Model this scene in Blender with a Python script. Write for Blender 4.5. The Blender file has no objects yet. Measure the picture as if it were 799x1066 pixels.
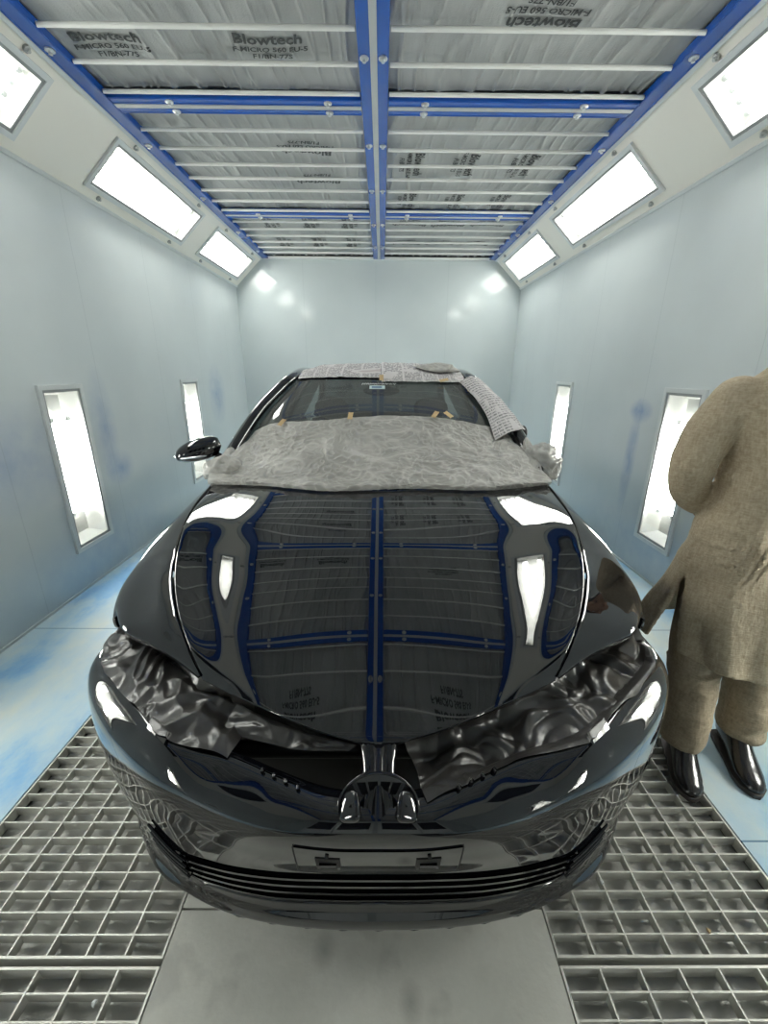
import bpy, bmesh, math, random
from mathutils import Vector, Matrix, noise
random.seed(7)
SC = bpy.context.scene
COL = SC.collection
PI = math.pi

# ------------------------------------------------------------------ helpers
def link(o):
    COL.objects.link(o); return o

def tag(o, label=None, cat=None, group=None, kind=None):
    if label: o['label'] = label
    if cat: o['category'] = cat
    if group: o['group'] = group
    if kind: o['kind'] = kind
    return o

def thing(name, label, cat, loc=(0, 0, 0), group=None):
    o = bpy.data.objects.new(name, None); link(o)
    o.location = loc; o.empty_display_size = 0.05
    return tag(o, label, cat, group)

def wloc(o):
    v = Vector(o.location)
    while o.parent is not None:
        o = o.parent; v = v + Vector(o.location)
    return v

def setparent(o, parent):
    o.parent = parent
    p = parent
    while p.parent is not None: p = p.parent
    o.matrix_parent_inverse = Matrix.Translation(-Vector(p.location)) if parent is p else Matrix.Identity(4)

def obj(name, verts, faces, mat, parent=None, smooth=False, label=None):
    me = bpy.data.meshes.new(name)
    me.from_pydata([tuple(v) for v in verts], [], faces)
    me.update()
    bm = bmesh.new(); bm.from_mesh(me)
    bmesh.ops.recalc_face_normals(bm, faces=bm.faces)
    bm.to_mesh(me); bm.free()
    if smooth:
        me.polygons.foreach_set('use_smooth', [True] * len(me.polygons))
    o = bpy.data.objects.new(name, me); link(o)
    if mat: me.materials.append(mat)
    if parent is not None: setparent(o, parent)
    if label: o['label'] = label
    return o

def smooth_angle(o, deg=40):
    me = o.data
    me.polygons.foreach_set('use_smooth', [True] * len(me.polygons))
    a = math.radians(deg)
    bm = bmesh.new(); bm.from_mesh(me)
    for e in bm.edges:
        if len(e.link_faces) == 2 and e.calc_face_angle(0) > a: e.smooth = False
    bm.to_mesh(me); bm.free()
    return o

class MB:
    """collects shapes and links them as one mesh object"""
    def __init__(s): s.v = []; s.f = []
    def add(s, v, f):
        b = len(s.v); s.v += [Vector(p) for p in v]; s.f += [tuple(b + i for i in q) for q in f]; return s
    def box(s, x0, x1, y0, y1, z0, z1):
        v = [(x, y, z) for x in (x0, x1) for y in (y0, y1) for z in (z0, z1)]
        f = [(0, 1, 3, 2), (4, 6, 7, 5), (0, 4, 5, 1), (2, 3, 7, 6), (0, 2, 6, 4), (1, 5, 7, 3)]
        return s.add(v, f)
    def obox(s, o, a, b, c):
        """box from corner o with edge vectors a, b, c"""
        o, a, b, c = map(Vector, (o, a, b, c))
        v = [o + a * i + b * j + c * k for i in (0, 1) for j in (0, 1) for k in (0, 1)]
        f = [(0, 1, 3, 2), (4, 6, 7, 5), (0, 4, 5, 1), (2, 3, 7, 6), (0, 2, 6, 4), (1, 5, 7, 3)]
        return s.add(v, f)
    def tube(s, pts, r, n=10, caps=True, flat=None, up=None):
        pts = [Vector(p) for p in pts]; m = len(pts)
        rr = r if isinstance(r, (list, tuple)) else [r] * m
        T = [(pts[min(i + 1, m - 1)] - pts[max(i - 1, 0)]).normalized() for i in range(m)]
        u = Vector(up) if up else Vector((0, 0, 1))
        if abs(T[0].dot(u)) > .95: u = Vector((1, 0, 0))
        vs = []
        for i in range(m):
            a = (u - T[i] * u.dot(T[i])).normalized(); b = T[i].cross(a); u = a
            ra, rb = rr[i] if isinstance(rr[i], tuple) else (rr[i], rr[i] * (flat or 1))
            for k in range(n):
                t = 2 * PI * k / n
                vs.append(pts[i] + a * (ra * math.cos(t)) + b * (rb * math.sin(t)))
        fs = [(i * n + k, i * n + (k + 1) % n, (i + 1) * n + (k + 1) % n, (i + 1) * n + k) for i in range(m - 1) for k in range(n)]
        if caps:
            fs.append(tuple(range(n - 1, -1, -1))); fs.append(tuple((m - 1) * n + k for k in range(n)))
        return s.add(vs, fs)
    def ball(s, c, rx, ry=None, rz=None, n=16, m=10):
        ry = ry or rx; rz = rz or rx; c = Vector(c)
        vs = [c + Vector((0, 0, rz))]
        for j in range(1, m):
            p = PI * j / m
            for k in range(n):
                t = 2 * PI * k / n
                vs.append(c + Vector((rx * math.sin(p) * math.cos(t), ry * math.sin(p) * math.sin(t), rz * math.cos(p))))
        vs.append(c - Vector((0, 0, rz)))
        fs = [(0, 1 + k, 1 + (k + 1) % n) for k in range(n)]
        for j in range(m - 2):
            for k in range(n):
                a = 1 + j * n + k; b = 1 + j * n + (k + 1) % n
                fs.append((a, a + n, b + n, b))
        l = len(vs) - 1; q = 1 + (m - 2) * n
        fs += [(q + k, l, q + (k + 1) % n) for k in range(n)]
        return s.add(vs, fs)
    def rings(s, rings, caps=True):
        """rings: closed loops of equal length"""
        n = len(rings[0]); vs = [p for r in rings for p in r]; m = len(rings)
        fs = [(i * n + k, i * n + (k + 1) % n, (i + 1) * n + (k + 1) % n, (i + 1) * n + k) for i in range(m - 1) for k in range(n)]
        if caps:
            fs.append(tuple(range(n - 1, -1, -1))); fs.append(tuple((m - 1) * n + k for k in range(n)))
        return s.add(vs, fs)
    def grid(s, G):
        m, n = len(G), len(G[0])
        return s.add([p for r in G for p in r], [(i * n + j, i * n + j + 1, (i + 1) * n + j + 1, (i + 1) * n + j) for i in range(m - 1) for j in range(n - 1)])
    def slab(s, G, off):
        """closed solid from a grid and an offset function/vector"""
        m, n = len(G), len(G[0])
        A = [Vector(p) for r in G for p in r]
        B = [Vector(p) + (off(i, j) if callable(off) else Vector(off)) for i, r in enumerate(G) for j, p in enumerate(r)]
        N = m * n
        f = []
        for i in range(m - 1):
            for j in range(n - 1):
                q = (i * n + j, i * n + j + 1, (i + 1) * n + j + 1, (i + 1) * n + j)
                f.append(q); f.append(tuple(N + k for k in reversed(q)))
        edge = [j for j in range(n)] + [i * n + n - 1 for i in range(1, m)] + [(m - 1) * n + j for j in range(n - 2, -1, -1)] + [i * n for i in range(m - 2, 0, -1)]
        for a, b in zip(edge, edge[1:] + edge[:1]): f.append((b, a, a + N, b + N))
        return s.add(A + B, f)
    def build(s, name, mat, parent=None, smooth=None, label=None):
        o = obj(name, s.v, s.f, mat, parent, False, label)
        if smooth: smooth_angle(o, smooth)
        return o

def cr(P, t):
    """Catmull-Rom through the control points P at t in 0..1 (chord-uniform)"""
    n = len(P) - 1
    x = min(max(t, 0), 1) * n; i = min(int(x), n - 1); f = x - i
    p1, p2 = P[i], P[i + 1]
    p0 = P[i - 1] if i > 0 else p1 * 2 - p2
    p3 = P[i + 2] if i + 2 <= n else p2 * 2 - p1
    return 0.5 * ((2 * p1) + (p2 - p0) * f + (2 * p0 - 5 * p1 + 4 * p2 - p3) * f * f + (3 * p1 - p0 - 3 * p2 + p3) * f ** 3)

def surf(ctrl, nu, nv):
    """ctrl: rows of control points; a smooth grid through them, nu+1 rows by nv+1"""
    C = [[Vector(p) for p in r] for r in ctrl]
    mid = [[cr(r, j / nv) for j in range(nv + 1)] for r in C]
    return [[cr([mid[k][j] for k in range(len(C))], i / nu) for j in range(nv + 1)] for i in range(nu + 1)]

def curve(P, n):
    P = [Vector(p) for p in P]
    return [cr(P, i / n) for i in range(n + 1)]

def mod(o, typ, **kw):
    m = o.modifiers.new(typ.lower(), typ)
    for k, v in kw.items(): setattr(m, k, v)
    return m

def apply_mods(o):
    dg = bpy.context.evaluated_depsgraph_get()
    me = bpy.data.meshes.new_from_object(o.evaluated_get(dg))
    mats = [m for m in o.data.materials]
    o.modifiers.clear(); o.data = me
    if not me.materials:
        for m in mats: me.materials.append(m)
    me.polygons.foreach_set('use_smooth', [True] * len(me.polygons))
    return o

def fbm(p, octv=4, lac=2.0):
    a, s, v = 1.0, 0.0, Vector(p)
    for _ in range(octv):
        s += a * noise.noise(v); v = v * lac; a *= .5
    return s
def ridge(p, octv=4):
    a, s, v = 1.0, 0.0, Vector(p)
    for _ in range(octv):
        s += a * (1 - 2 * abs(noise.noise(v))); v = v * 2.03 + Vector((3.1, 1.7, 5.2)); a *= .5
    return s

# ------------------------------------------------------------------ materials
def new_mat(name):
    m = bpy.data.materials.new(name); m.use_nodes = True
    nt = m.node_tree
    return m, nt, nt.nodes['Principled BSDF']

def mat(name, col, rough=.5, metal=0., spec=.5, coat=0., bump=None, coatr=.03):
    m, nt, b = new_mat(name)
    b.inputs['Base Color'].default_value = (*col, 1)
    b.inputs['Roughness'].default_value = rough
    b.inputs['Metallic'].default_value = metal
    b.inputs['Specular IOR Level'].default_value = spec
    b.inputs['Coat Weight'].default_value = coat
    b.inputs['Coat Roughness'].default_value = coatr
    if bump:
        sc, st, det = bump
        t = nt.nodes.new('ShaderNodeTexCoord'); n = nt.nodes.new('ShaderNodeTexNoise'); bp = nt.nodes.new('ShaderNodeBump')
        n.inputs['Scale'].default_value = sc; n.inputs['Detail'].default_value = det
        bp.inputs['Strength'].default_value = st; bp.inputs['Distance'].default_value = .01
        nt.links.new(t.outputs['Object'], n.inputs['Vector']); nt.links.new(n.outputs['Fac'], bp.inputs['Height'])
        nt.links.new(bp.outputs['Normal'], b.inputs['Normal'])
    return m

class NT:
    """small node-graph builder"""
    def __init__(s, m): s.nt = m.node_tree; s.b = s.nt.nodes.get('Principled BSDF')
    def n(s, typ, **kw):
        x = s.nt.nodes.new(typ)
        for k, v in kw.items(): setattr(x, k, v)
        return x
    def l(s, a, b): s.nt.links.new(a, b)
    def pos(s, scale=(1, 1, 1), loc=(0, 0, 0)):
        t = s.n('ShaderNodeNewGeometry'); mp = s.n('ShaderNodeMapping')
        mp.inputs['Scale'].default_value = scale; mp.inputs['Location'].default_value = loc
        s.l(t.outputs['Position'], mp.inputs['Vector']); return mp.outputs['Vector']
    def noise(s, vec, scale, det=4, rough=.5):
        x = s.n('ShaderNodeTexNoise'); x.inputs['Scale'].default_value = scale
        x.inputs['Detail'].default_value = det; x.inputs['Roughness'].default_value = rough
        s.l(vec, x.inputs['Vector']); return x.outputs['Fac']
    def ramp(s, fac, stops):
        x = s.n('ShaderNodeValToRGB'); e = x.color_ramp.elements
        while len(e) < len(stops): e.new(.5)
        for el, (p, c) in zip(e, stops): el.position = p; el.color = (*c, 1) if len(c) == 3 else c
        s.l(fac, x.inputs['Fac']); return x.outputs['Color']
    def math(s, op, a, b=None, clamp=False):
        x = s.n('ShaderNodeMath', operation=op, use_clamp=clamp)
        for i, v in enumerate((a, b)):
            if v is None: continue
            if isinstance(v, (int, float)): x.inputs[i].default_value = v
            else: s.l(v, x.inputs[i])
        return x.outputs[0]
    def mix(s, fac, a, b, typ='MIX'):
        x = s.n('ShaderNodeMix', data_type='RGBA', blend_type=typ)
        for i, v in ((0, fac), (6, a), (7, b)):
            if isinstance(v, (int, float)): x.inputs[i].default_value = v
            elif isinstance(v, tuple): x.inputs[i].default_value = (*v, 1)
            else: s.l(v, x.inputs[i])
        return x.outputs[2]
    def bump(s, h, st=.3, dist=.01):
        x = s.n('ShaderNodeBump'); x.inputs['Strength'].default_value = st; x.inputs['Distance'].default_value = dist
        s.l(h, x.inputs['Height']); return x.outputs['Normal']
    def xyz(s, vec):
        x = s.n('ShaderNodeSeparateXYZ'); s.l(vec, x.inputs[0]); return x.outputs
    def spot(s, c, rad):
        """1 at point c fading to 0 at the (x, y, z) radii"""
        sc = tuple(1 / r for r in rad)
        v = s.pos(sc, tuple(-ci * k for ci, k in zip(c, sc)))
        x = s.n('ShaderNodeVectorMath', operation='LENGTH'); s.l(v, x.inputs[0])
        return s.math('SUBTRACT', 1, x.outputs['Value'], True)

def wall_mat(name, axis, seam_off, seam_w, spots, c1=(.585, .635, .645), c2=(.64, .69, .695)):
    m, nt, b = new_mat(name); g = NT(m)
    p = g.pos()
    c = g.xyz(p)[axis]
    fr = g.math('FRACT', g.math('DIVIDE', g.math('ADD', c, -seam_off + 50 * seam_w), seam_w))
    line = g.math('LESS_THAN', fr, .006)
    n1 = g.noise(g.pos(), 1.3, 5)
    n2 = g.noise(g.pos((1, 1, .35)), 2.2, 4)
    col = g.ramp(n1, [(.3, c1), (.7, c2)])
    dust = g.math('MULTIPLY', g.math('SUBTRACT', n2, .5, True), .5, True)
    z = g.xyz(p)[2]
    low = g.math('SUBTRACT', 1, g.math('DIVIDE', z, 1.9), True)
    col = g.mix(g.math('MULTIPLY', dust, low, True), col, (.30, .42, .58))
    for (q, rad, k) in spots:
        s = g.math('MULTIPLY', g.math('MULTIPLY', g.spot(q, rad), k), g.math('MULTIPLY', g.noise(g.pos(), 9, 5), 1.7), True)
        col = g.mix(s, col, (.06, .17, .48))
    col = g.mix(g.math('MULTIPLY', line, .22), col, (.25, .30, .33))
    g.l(col, b.inputs['Base Color'])
    r = g.ramp(g.noise(g.pos(), 2.5, 3), [(.35, (.06,) * 3), (.7, (.17,) * 3)])
    g.l(r, b.inputs['Roughness'])
    b.inputs['Specular IOR Level'].default_value = .5
    g.l(g.bump(g.noise(g.pos(), 3.0, 2), .06, .02), b.inputs['Normal'])
    return m

M = {}
M['wall_left'] = wall_mat('booth_wall_panel_left', 1, 3.28, .95, [((-2.07, 3.25, 1.05), (.4, .16, .5), .4), ((-2.07, 3.35, .75), (.4, .2, .15), .45), ((-2.07, 5.6, 1.2), (.4, .3, .4), .4), ((-2.07, 2.4, 1.0), (.4, .5, .35), .35), ((-2.07, 3.0, .2), (.4, 1.2, .35), .25)])
M['wall_right'] = wall_mat('booth_wall_panel_right', 1, 3.32, .95, [((2.07, 3.33, 1.22), (.4, .16, .10), .8), ((2.07, 3.36, .85), (.4, .09, .5), .55), ((2.07, 2.9, .2), (.4, 1.2, .4), .25)])
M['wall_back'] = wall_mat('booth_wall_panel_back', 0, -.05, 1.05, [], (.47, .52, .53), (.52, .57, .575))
M['cowl'] = mat('cream_painted_steel', (.80, .78, .71), .38, bump=(4, .05, 3))
M['frame'] = mat('white_painted_frame', (.62, .65, .65), .35)
M['gasket'] = mat('grey_gasket', (.30, .32, .32), .55)
M['housing'] = mat('white_reflector', (.55, .56, .54), .35)
M['knob'] = mat('grey_knob', (.45, .46, .45), .4, .3)
M['blue_rail'] = mat('blue_anodised_rail', (.004, .080, .40), .22, .0, .6, coat=.3, coatr=.12)
M['rail_slot'] = mat('rail_slot_grey', (.50, .52, .52), .4, .3)
M['steel'] = mat('bright_steel', (.75, .76, .75), .3, .9)
M['rod'] = mat('white_filter_slat', (.76, .77, .74), .45)
def filter_mat():
    m, nt, b = new_mat('grey_filter_fleece'); g = NT(m)
    n1 = g.noise(g.pos((1, .35, 1)), 5, 5); n2 = g.noise(g.pos(), 160, 2)
    col = g.ramp(n1, [(.3, (.33, .34, .335)), (.7, (.43, .44, .43))])
    g.l(col, b.inputs['Base Color']); b.inputs['Roughness'].default_value = .55
    b.inputs['Specular IOR Level'].default_value = .35
    h = g.math('ADD', g.math('MULTIPLY', g.noise(g.pos((1, .22, 1)), 14, 3), 1.0), g.math('MULTIPLY', n2, .15))
    g.l(g.bump(h, .55, .02), b.inputs['Normal'])
    return m
M['filter'] = filter_mat()
M['print'] = mat('dark_print_ink', (.05, .055, .055), .7)
def emit(name, col, st):
    m = bpy.data.materials.new(name); m.use_nodes = True; nt = m.node_tree
    nt.nodes.remove(nt.nodes['Principled BSDF'])
    e = nt.nodes.new('ShaderNodeEmission'); e.inputs['Color'].default_value = (*col, 1); e.inputs['Strength'].default_value = st
    nt.links.new(e.outputs[0], nt.nodes['Material Output'].inputs['Surface'])
    return m
M['tube'] = emit('lit_fluorescent_tube', (1.0, .985, .94), 26)
M['tube_wall'] = emit('lit_wall_tube', (1.0, .985, .94), 52)
def glass(name, tint=(1, 1, 1), gl=.08, rough=.02, haze=0):
    m = bpy.data.materials.new(name); m.use_nodes = True; nt = m.node_tree
    nt.nodes.remove(nt.nodes['Principled BSDF'])
    t = nt.nodes.new('ShaderNodeBsdfTransparent'); t.inputs[0].default_value = (*tint, 1)
    s = nt.nodes.new('ShaderNodeBsdfGlossy'); s.inputs['Roughness'].default_value = rough
    lw = nt.nodes.new('ShaderNodeLayerWeight'); lw.inputs['Blend'].default_value = .5
    pw = nt.nodes.new('ShaderNodeMath'); pw.operation = 'POWER'; pw.inputs[1].default_value = 4
    f = nt.nodes.new('ShaderNodeMath'); f.operation = 'MULTIPLY_ADD'; f.inputs[1].default_value = .7; f.inputs[2].default_value = gl * .5
    nt.links.new(lw.outputs['Facing'], pw.inputs[0]); nt.links.new(pw.outputs[0], f.inputs[0])
    x = nt.nodes.new('ShaderNodeMixShader')
    nt.links.new(f.outputs[0], x.inputs[0]); nt.links.new(t.outputs[0], x.inputs[1]); nt.links.new(s.outputs[0], x.inputs[2])
    out = x.outputs[0]
    if haze:
        d = nt.nodes.new('ShaderNodeBsdfDiffuse'); d.inputs[0].default_value = (.55, .58, .56, 1)
        y = nt.nodes.new('ShaderNodeMixShader'); y.inputs[0].default_value = haze
        nt.links.new(out, y.inputs[1]); nt.links.new(d.outputs[0], y.inputs[2]); out = y.outputs[0]
    nt.links.new(out, nt.nodes['Material Output'].inputs['Surface'])
    return m
M['glass'] = glass('clear_lamp_glass', (.97, .98, .97))
M['windshield'] = glass('tinted_windshield_glass', (.20, .23, .225), .12, .03, .10)
M['dark_window'] = mat('dark_door_glass', (.008, .009, .010), .04)
def floor_mat():
    m, nt, b = new_mat('blue_dusted_floor'); g = NT(m)
    n1 = g.noise(g.pos((1.5, .8, 1)), 1.5, 6, .62); n2 = g.noise(g.pos(), 45, 4)
    col = g.ramp(n1, [(.30, (.64, .66, .56)), (.42, (.52, .62, .64)), (.52, (.40, .57, .68)), (.62, (.18, .42, .70)), (.75, (.10, .30, .64))])
    col = g.mix(g.math('MULTIPLY', n2, .35), col, (.50, .58, .60))
    g.l(col, b.inputs['Base Color']); b.inputs['Roughness'].default_value = .5
    c = g.xyz(g.pos())
    seam = g.math('LESS_THAN', g.math('FRACT', g.math('ADD', g.math('DIVIDE', c[1], 1.22), 10.2)), .005)
    g.l(g.mix(seam, col, (.10, .20, .30)), b.inputs['Base Color'])
    g.l(g.bump(n2, .15, .004), b.inputs['Normal'])
    return m
M['floor'] = floor_mat()
def slab_mat():
    m, nt, b = new_mat('worn_grey_deck_plate'); g = NT(m)
    n1 = g.noise(g.pos(), 3.2, 6, .62); n2 = g.noise(g.pos(), 70, 4); n3 = g.noise(g.pos((1, 1, 1), (4, 2, 0)), 7, 3)
    col = g.ramp(n1, [(.3, (.52, .52, .47)), (.55, (.62, .62, .565)), (.75, (.68, .68, .63))])
    col = g.mix(g.math('MULTIPLY', n2, .25), col, (.42, .42, .385))
    col = g.mix(g.ramp(n3, [(.60, (0, 0, 0)), (.70, (.5, .5, .5))]), col, (.38, .38, .35))
    for q in ((.13, .60, 0), (-.10, .70, 0), (.22, .52, 0)):
        s = g.math('MULTIPLY', g.spot(q, (.035, .05, .2)), 1.0, True)
        col = g.mix(g.math('MULTIPLY', s, .6), col, (.22, .22, .20))
    g.l(col, b.inputs['Base Color']); b.inputs['Roughness'].default_value = .6
    g.l(g.bump(n2, .2, .004), b.inputs['Normal'])
    return m
M['slab'] = slab_mat()
M['pit'] = mat('pit_concrete', (.20, .20, .19), .8)
M['pitfilter'] = mat('grey_pit_fleece', (.48, .48, .45), .8, bump=(16, .9, 5))
M['grate'] = mat('galvanised_grating', (.66, .66, .61), .42, .35, bump=(40, .15, 3))
M['curb'] = mat('pale_curb_paint', (.58, .63, .63), .4)

# car
def paint_mat():
    m, nt, b = new_mat('black_car_paint')
    b.inputs['Base Color'].default_value = (.0035, .004, .006, 1)
    b.inputs['Roughness'].default_value = .025
    b.inputs['IOR'].default_value = 1.66
    b.inputs['Coat Weight'].default_value = .6; b.inputs['Coat Roughness'].default_value = .008; b.inputs['Coat IOR'].default_value = 1.5
    return m
M['paint'] = paint_mat()
M['gloss_black'] = mat('gloss_black_trim', (.006, .006, .008), .06, coat=.5)
M['socket'] = mat('dark_socket', (.002, .002, .002), .6)
M['satin_black'] = mat('satin_black_plastic', (.012, .012, .013), .45)
M['rough_black'] = mat('rough_black_plastic', (.02, .02, .02), .7, bump=(60, .5, 3))
M['rubber'] = mat('tyre_rubber', (.015, .015, .015), .75)
M['alloy'] = mat('alloy_silver', (.55, .56, .58), .25, .9)
M['dark_metal'] = mat('dark_bay_metal', (.012, .012, .013), .5)
def ridged(g, vec, scale, det=4):
    x = g.n('ShaderNodeTexNoise'); x.noise_type = 'RIDGED_MULTIFRACTAL'; x.inputs['Scale'].default_value = scale
    x.inputs['Detail'].default_value = det; g.l(vec, x.inputs['Vector']); return x.outputs['Fac']
def bag_mat():
    m, nt, b = new_mat('black_crumpled_plastic'); g = NT(m)
    b.inputs['Base Color'].default_value = (.030, .028, .026, 1)
    b.inputs['Roughness'].default_value = .30; b.inputs['IOR'].default_value = 1.7
    h = g.math('ADD', ridged(g, g.pos(), 9, 3), g.math('MULTIPLY', g.noise(g.pos(), 45, 3), .25))
    g.l(g.bump(h, .35, .012), b.inputs['Normal'])
    return m
M['bag'] = bag_mat()
def film_mat():
    m, nt, b = new_mat('milky_masking_film'); g = NT(m)
    at = g.n('ShaderNodeAttribute', attribute_name='fold'); v = at.outputs['Fac']
    col = g.ramp(v, [(.0, (.44, .432, .40)), (.45, (.51, .50, .465)), (1.0, (.70, .69, .655))])
    g.l(col, b.inputs['Base Color']); b.inputs['Roughness'].default_value = .45
    b.inputs['IOR'].default_value = 1.45
    g.l(g.ramp(v, [(.0, (.72,) * 3), (.5, (.82,) * 3), (1.0, (.93,) * 3)]), b.inputs['Alpha'])
    g.l(g.bump(g.math('ADD', v, g.math('MULTIPLY', g.noise(g.pos(), 60, 3), .3)), .8, .012), b.inputs['Normal'])
    return m
M['film'] = film_mat()
def news_mat():
    m, nt, b = new_mat('newsprint'); g = NT(m)
    tc = g.n('ShaderNodeTexCoord').outputs['UV']
    s = g.xyz(tc)
    colm = g.math('FRACT', g.math('MULTIPLY', s[0], 6.0)); row = g.math('FRACT', g.math('MULTIPLY', s[1], 26.0))
    gut = g.math('MULTIPLY', g.math('GREATER_THAN', colm, .10), g.math('GREATER_THAN', row, .40))
    mp = g.n('ShaderNodeMapping'); mp.inputs['Scale'].default_value = (1, .25, 1); g.l(tc, mp.inputs[0])
    w = g.math('GREATER_THAN', g.noise(mp.outputs[0], 60, 2), .46)
    t = g.math('MULTIPLY', gut, w)
    big = g.noise(tc, 2.2, 2)
    t2 = g.math('MULTIPLY', t, g.math('LESS_THAN', big, .56))
    pic = g.math('GREATER_THAN', big, .64)
    col = g.mix(g.math('MULTIPLY', t2, .75), (.56, .54, .54), (.07, .07, .08))
    col = g.mix(g.math('MULTIPLY', pic, .45), col, (.30, .22, .22))
    g.l(col, b.inputs['Base Color']); b.inputs['Roughness'].default_value = .8
    return m
M['news'] = news_mat()
M['tape'] = mat('tan_masking_tape', (.52, .38, .20), .6)
M['sticker'] = mat('pale_sticker', (.55, .66, .66), .4)
M['sticker_ink'] = mat('sticker_ink', (.02, .10, .22), .5)
M['white_ink'] = mat('white_decal', (.62, .62, .62), .5)
M['seat'] = mat('dark_seat_fabric', (.05, .05, .052), .8)
M['cabin'] = mat('cabin_plastic', (.02, .02, .02), .6)
# person
def cloth_mat(name, c1, c2):
    m, nt, b = new_mat(name); g = NT(m)
    v = g.noise(g.pos((1, 1, .25)), 150, 3); w = g.noise(g.pos((.25, .25, 1)), 220, 3); n = g.noise(g.pos(), 7, 4)
    f = g.math('ADD', g.math('MULTIPLY', g.math('ADD', v, w), .4), g.math('MULTIPLY', n, .2))
    g.l(g.ramp(f, [(.36, c1), (.62, c2)]), b.inputs['Base Color'])
    b.inputs['Roughness'].default_value = .85; b.inputs['Specular IOR Level'].default_value = .2
    h = g.math('ADD', g.math('MULTIPLY', f, .25), g.noise(g.pos((1, 1, .45)), 9, 3))
    g.l(g.bump(h, .55, .02), b.inputs['Normal'])
    return m
M['kurta'] = cloth_mat('tan_woven_cloth', (.33, .265, .18), (.50, .425, .31))
M['trouser'] = cloth_mat('brown_woven_cloth', (.25, .20, .135), (.40, .33, .235))
M['skin'] = mat('warm_skin', (.42, .25, .16), .5)
M['hair'] = mat('black_hair', (.012, .010, .009), .5)
M['shoe'] = mat('black_shoe_leather', (.012, .011, .011), .22, coat=.3)
M['sole'] = mat('dark_shoe_sole', (.035, .030, .026), .5)
M['eye'] = mat('eye_white', (.7, .68, .65), .2)
M['iris'] = mat('dark_iris', (.03, .015, .01), .15)
# ------------------------------------------------------------------ room shell
XW, YB, YF = 2.07, 6.80, -2.60
def S(name, mb, m, kind='structure', smooth=None):
    o = mb.build(name, m, None, smooth); o['kind'] = kind; return o

def holed(mb, o, u, v, lu, lv, holes):
    """rectangle at o along unit vectors u, v with rectangular holes (u0,u1,v0,v1)"""
    o, u, v = Vector(o), Vector(u), Vector(v)
    us = sorted({0, lu, *[h[0] for h in holes], *[h[1] for h in holes]})
    vs = sorted({0, lv, *[h[2] for h in holes], *[h[3] for h in holes]})
    for a, b in zip(us, us[1:]):
        for c, d in zip(vs, vs[1:]):
            mu, mv = (a + b) / 2, (c + d) / 2
            if any(h[0] < mu < h[1] and h[2] < mv < h[3] for h in holes): continue
            mb.add([o + u * a + v * c, o + u * b + v * c, o + u * b + v * d, o + u * a + v * d], [(0, 1, 2, 3)])
    return mb

WALL_L = [(2.70, 3.045), (4.62, 4.985), (.80, 1.145), (-1.15, -.80)]      # y spans of the wall lamps; last pair unseen, added to light the foreground
WZ = (.31, 1.375)
COWL = [(1.30, 2.83), (3.47, 4.86), (5.28, 6.58), (-.72, .70)]
A, Bq = Vector((2.07, 0, 2.65)), Vector((1.65, 0, 3.04))
CL = (Bq - A).length
SLO, SHI = .20 * CL, .78 * CL
for side, nm in ((-1, 'left'), (1, 'right')):
    mb = MB(); holed(mb, (side * XW, YF, 0), (0, 1, 0), (0, 0, 1), YB - YF, 2.65, [(a - YF, b - YF, WZ[0], WZ[1]) for a, b in WALL_L])
    S('wall_' + nm, mb, M['wall_' + nm])
    a = Vector((side * A.x, YF, A.z)); t = (Vector((side * Bq.x, YF, Bq.z)) - a).normalized()
    mb = MB(); holed(mb, a, (0, 1, 0), t, YB - YF, CL, [(p - YF, q - YF, SLO, SHI) for p, q in COWL])
    S('wall_cowl_' + nm, mb, M['cowl'])
    # little ledge trim at the lower and upper edge of the cowl
    n = Vector((-side * t.z, 0, side * t.x)); n = n if n.x * side < 0 else -n
    mb = MB(); mb.obox(a + n * -.005, (0, YB - YF, 0), t * .022, n * .018)
    S('trim_%d' % (1 if side < 0 else 2), mb, M['frame'])
    mb = MB(); mb.obox(a + t * (CL - .05), (0, YB - YF, 0), t * .05, n * .012)
    S('trim_%d' % (3 if side < 0 else 4), mb, M['curb'])
    mb = MB(); mb.box(*sorted((side * XW, side * (XW - .008))), YF, YB, 0, .016)
    S('baseboard_' + nm, mb, M['curb'])
mb = MB()
mb.add([(-XW, YB, 0), (XW, YB, 0), (XW, YB, 2.65), (1.65, YB, 3.04), (-1.65, YB, 3.04), (-XW, YB, 2.65)], [(0, 1, 2, 3, 4, 5)])
S('wall_back', mb, M['wall_back'])
mb = MB(); mb.box(-XW, XW, YB - .008, YB, 0, .016); S('baseboard_back', mb, M['curb'])
mb = MB(); mb.box(-1.64, 1.64, YB - .03, YB, 3.005, 3.04); S('trim_5', mb, M['frame'])
# door wall behind the camera, with dark glazed leaves
mb = MB()
mb.add([(-XW, YF, 0), (XW, YF, 0), (XW, YF, 2.65), (1.65, YF, 3.04), (-1.65, YF, 3.04), (-XW, YF, 2.65)], [(0, 1, 2, 3, 4, 5)])
S('wall_front', mb, M['wall_back'])
for k, (x0, x1) in enumerate(((-1.62, -.86), (-.82, -.03), (.03, .82), (.86, 1.62))):
    fr = MB()
    for a, b, c, d in ((x0, x0 + .05, .1, 2.6), (x1 - .05, x1, .1, 2.6), (x0 + .05, x1 - .05, .1, .18), (x0 + .05, x1 - .05, 2.5, 2.6), (x0 + .05, x1 - .05, .85, .95)):
        fr.box(a, b, YF + .002, YF + .05, c, d)
    fr.box(x0 + .05, x1 - .05, YF + .002, YF + .03, .18, .85)
    d = S('door_%d' % (k + 1), fr, M['frame'])
    w = MB(); w.box(x0 + .06, x1 - .06, YF + .004, YF + .035, .96, 2.49)
    w.build('door_glass', M['dark_window'], d)
# ceiling void above the filters
mb = MB(); mb.box(-1.70, 1.70, YF, YB, 3.14, 3.18); S('ceiling', mb, M['frame'])

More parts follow.
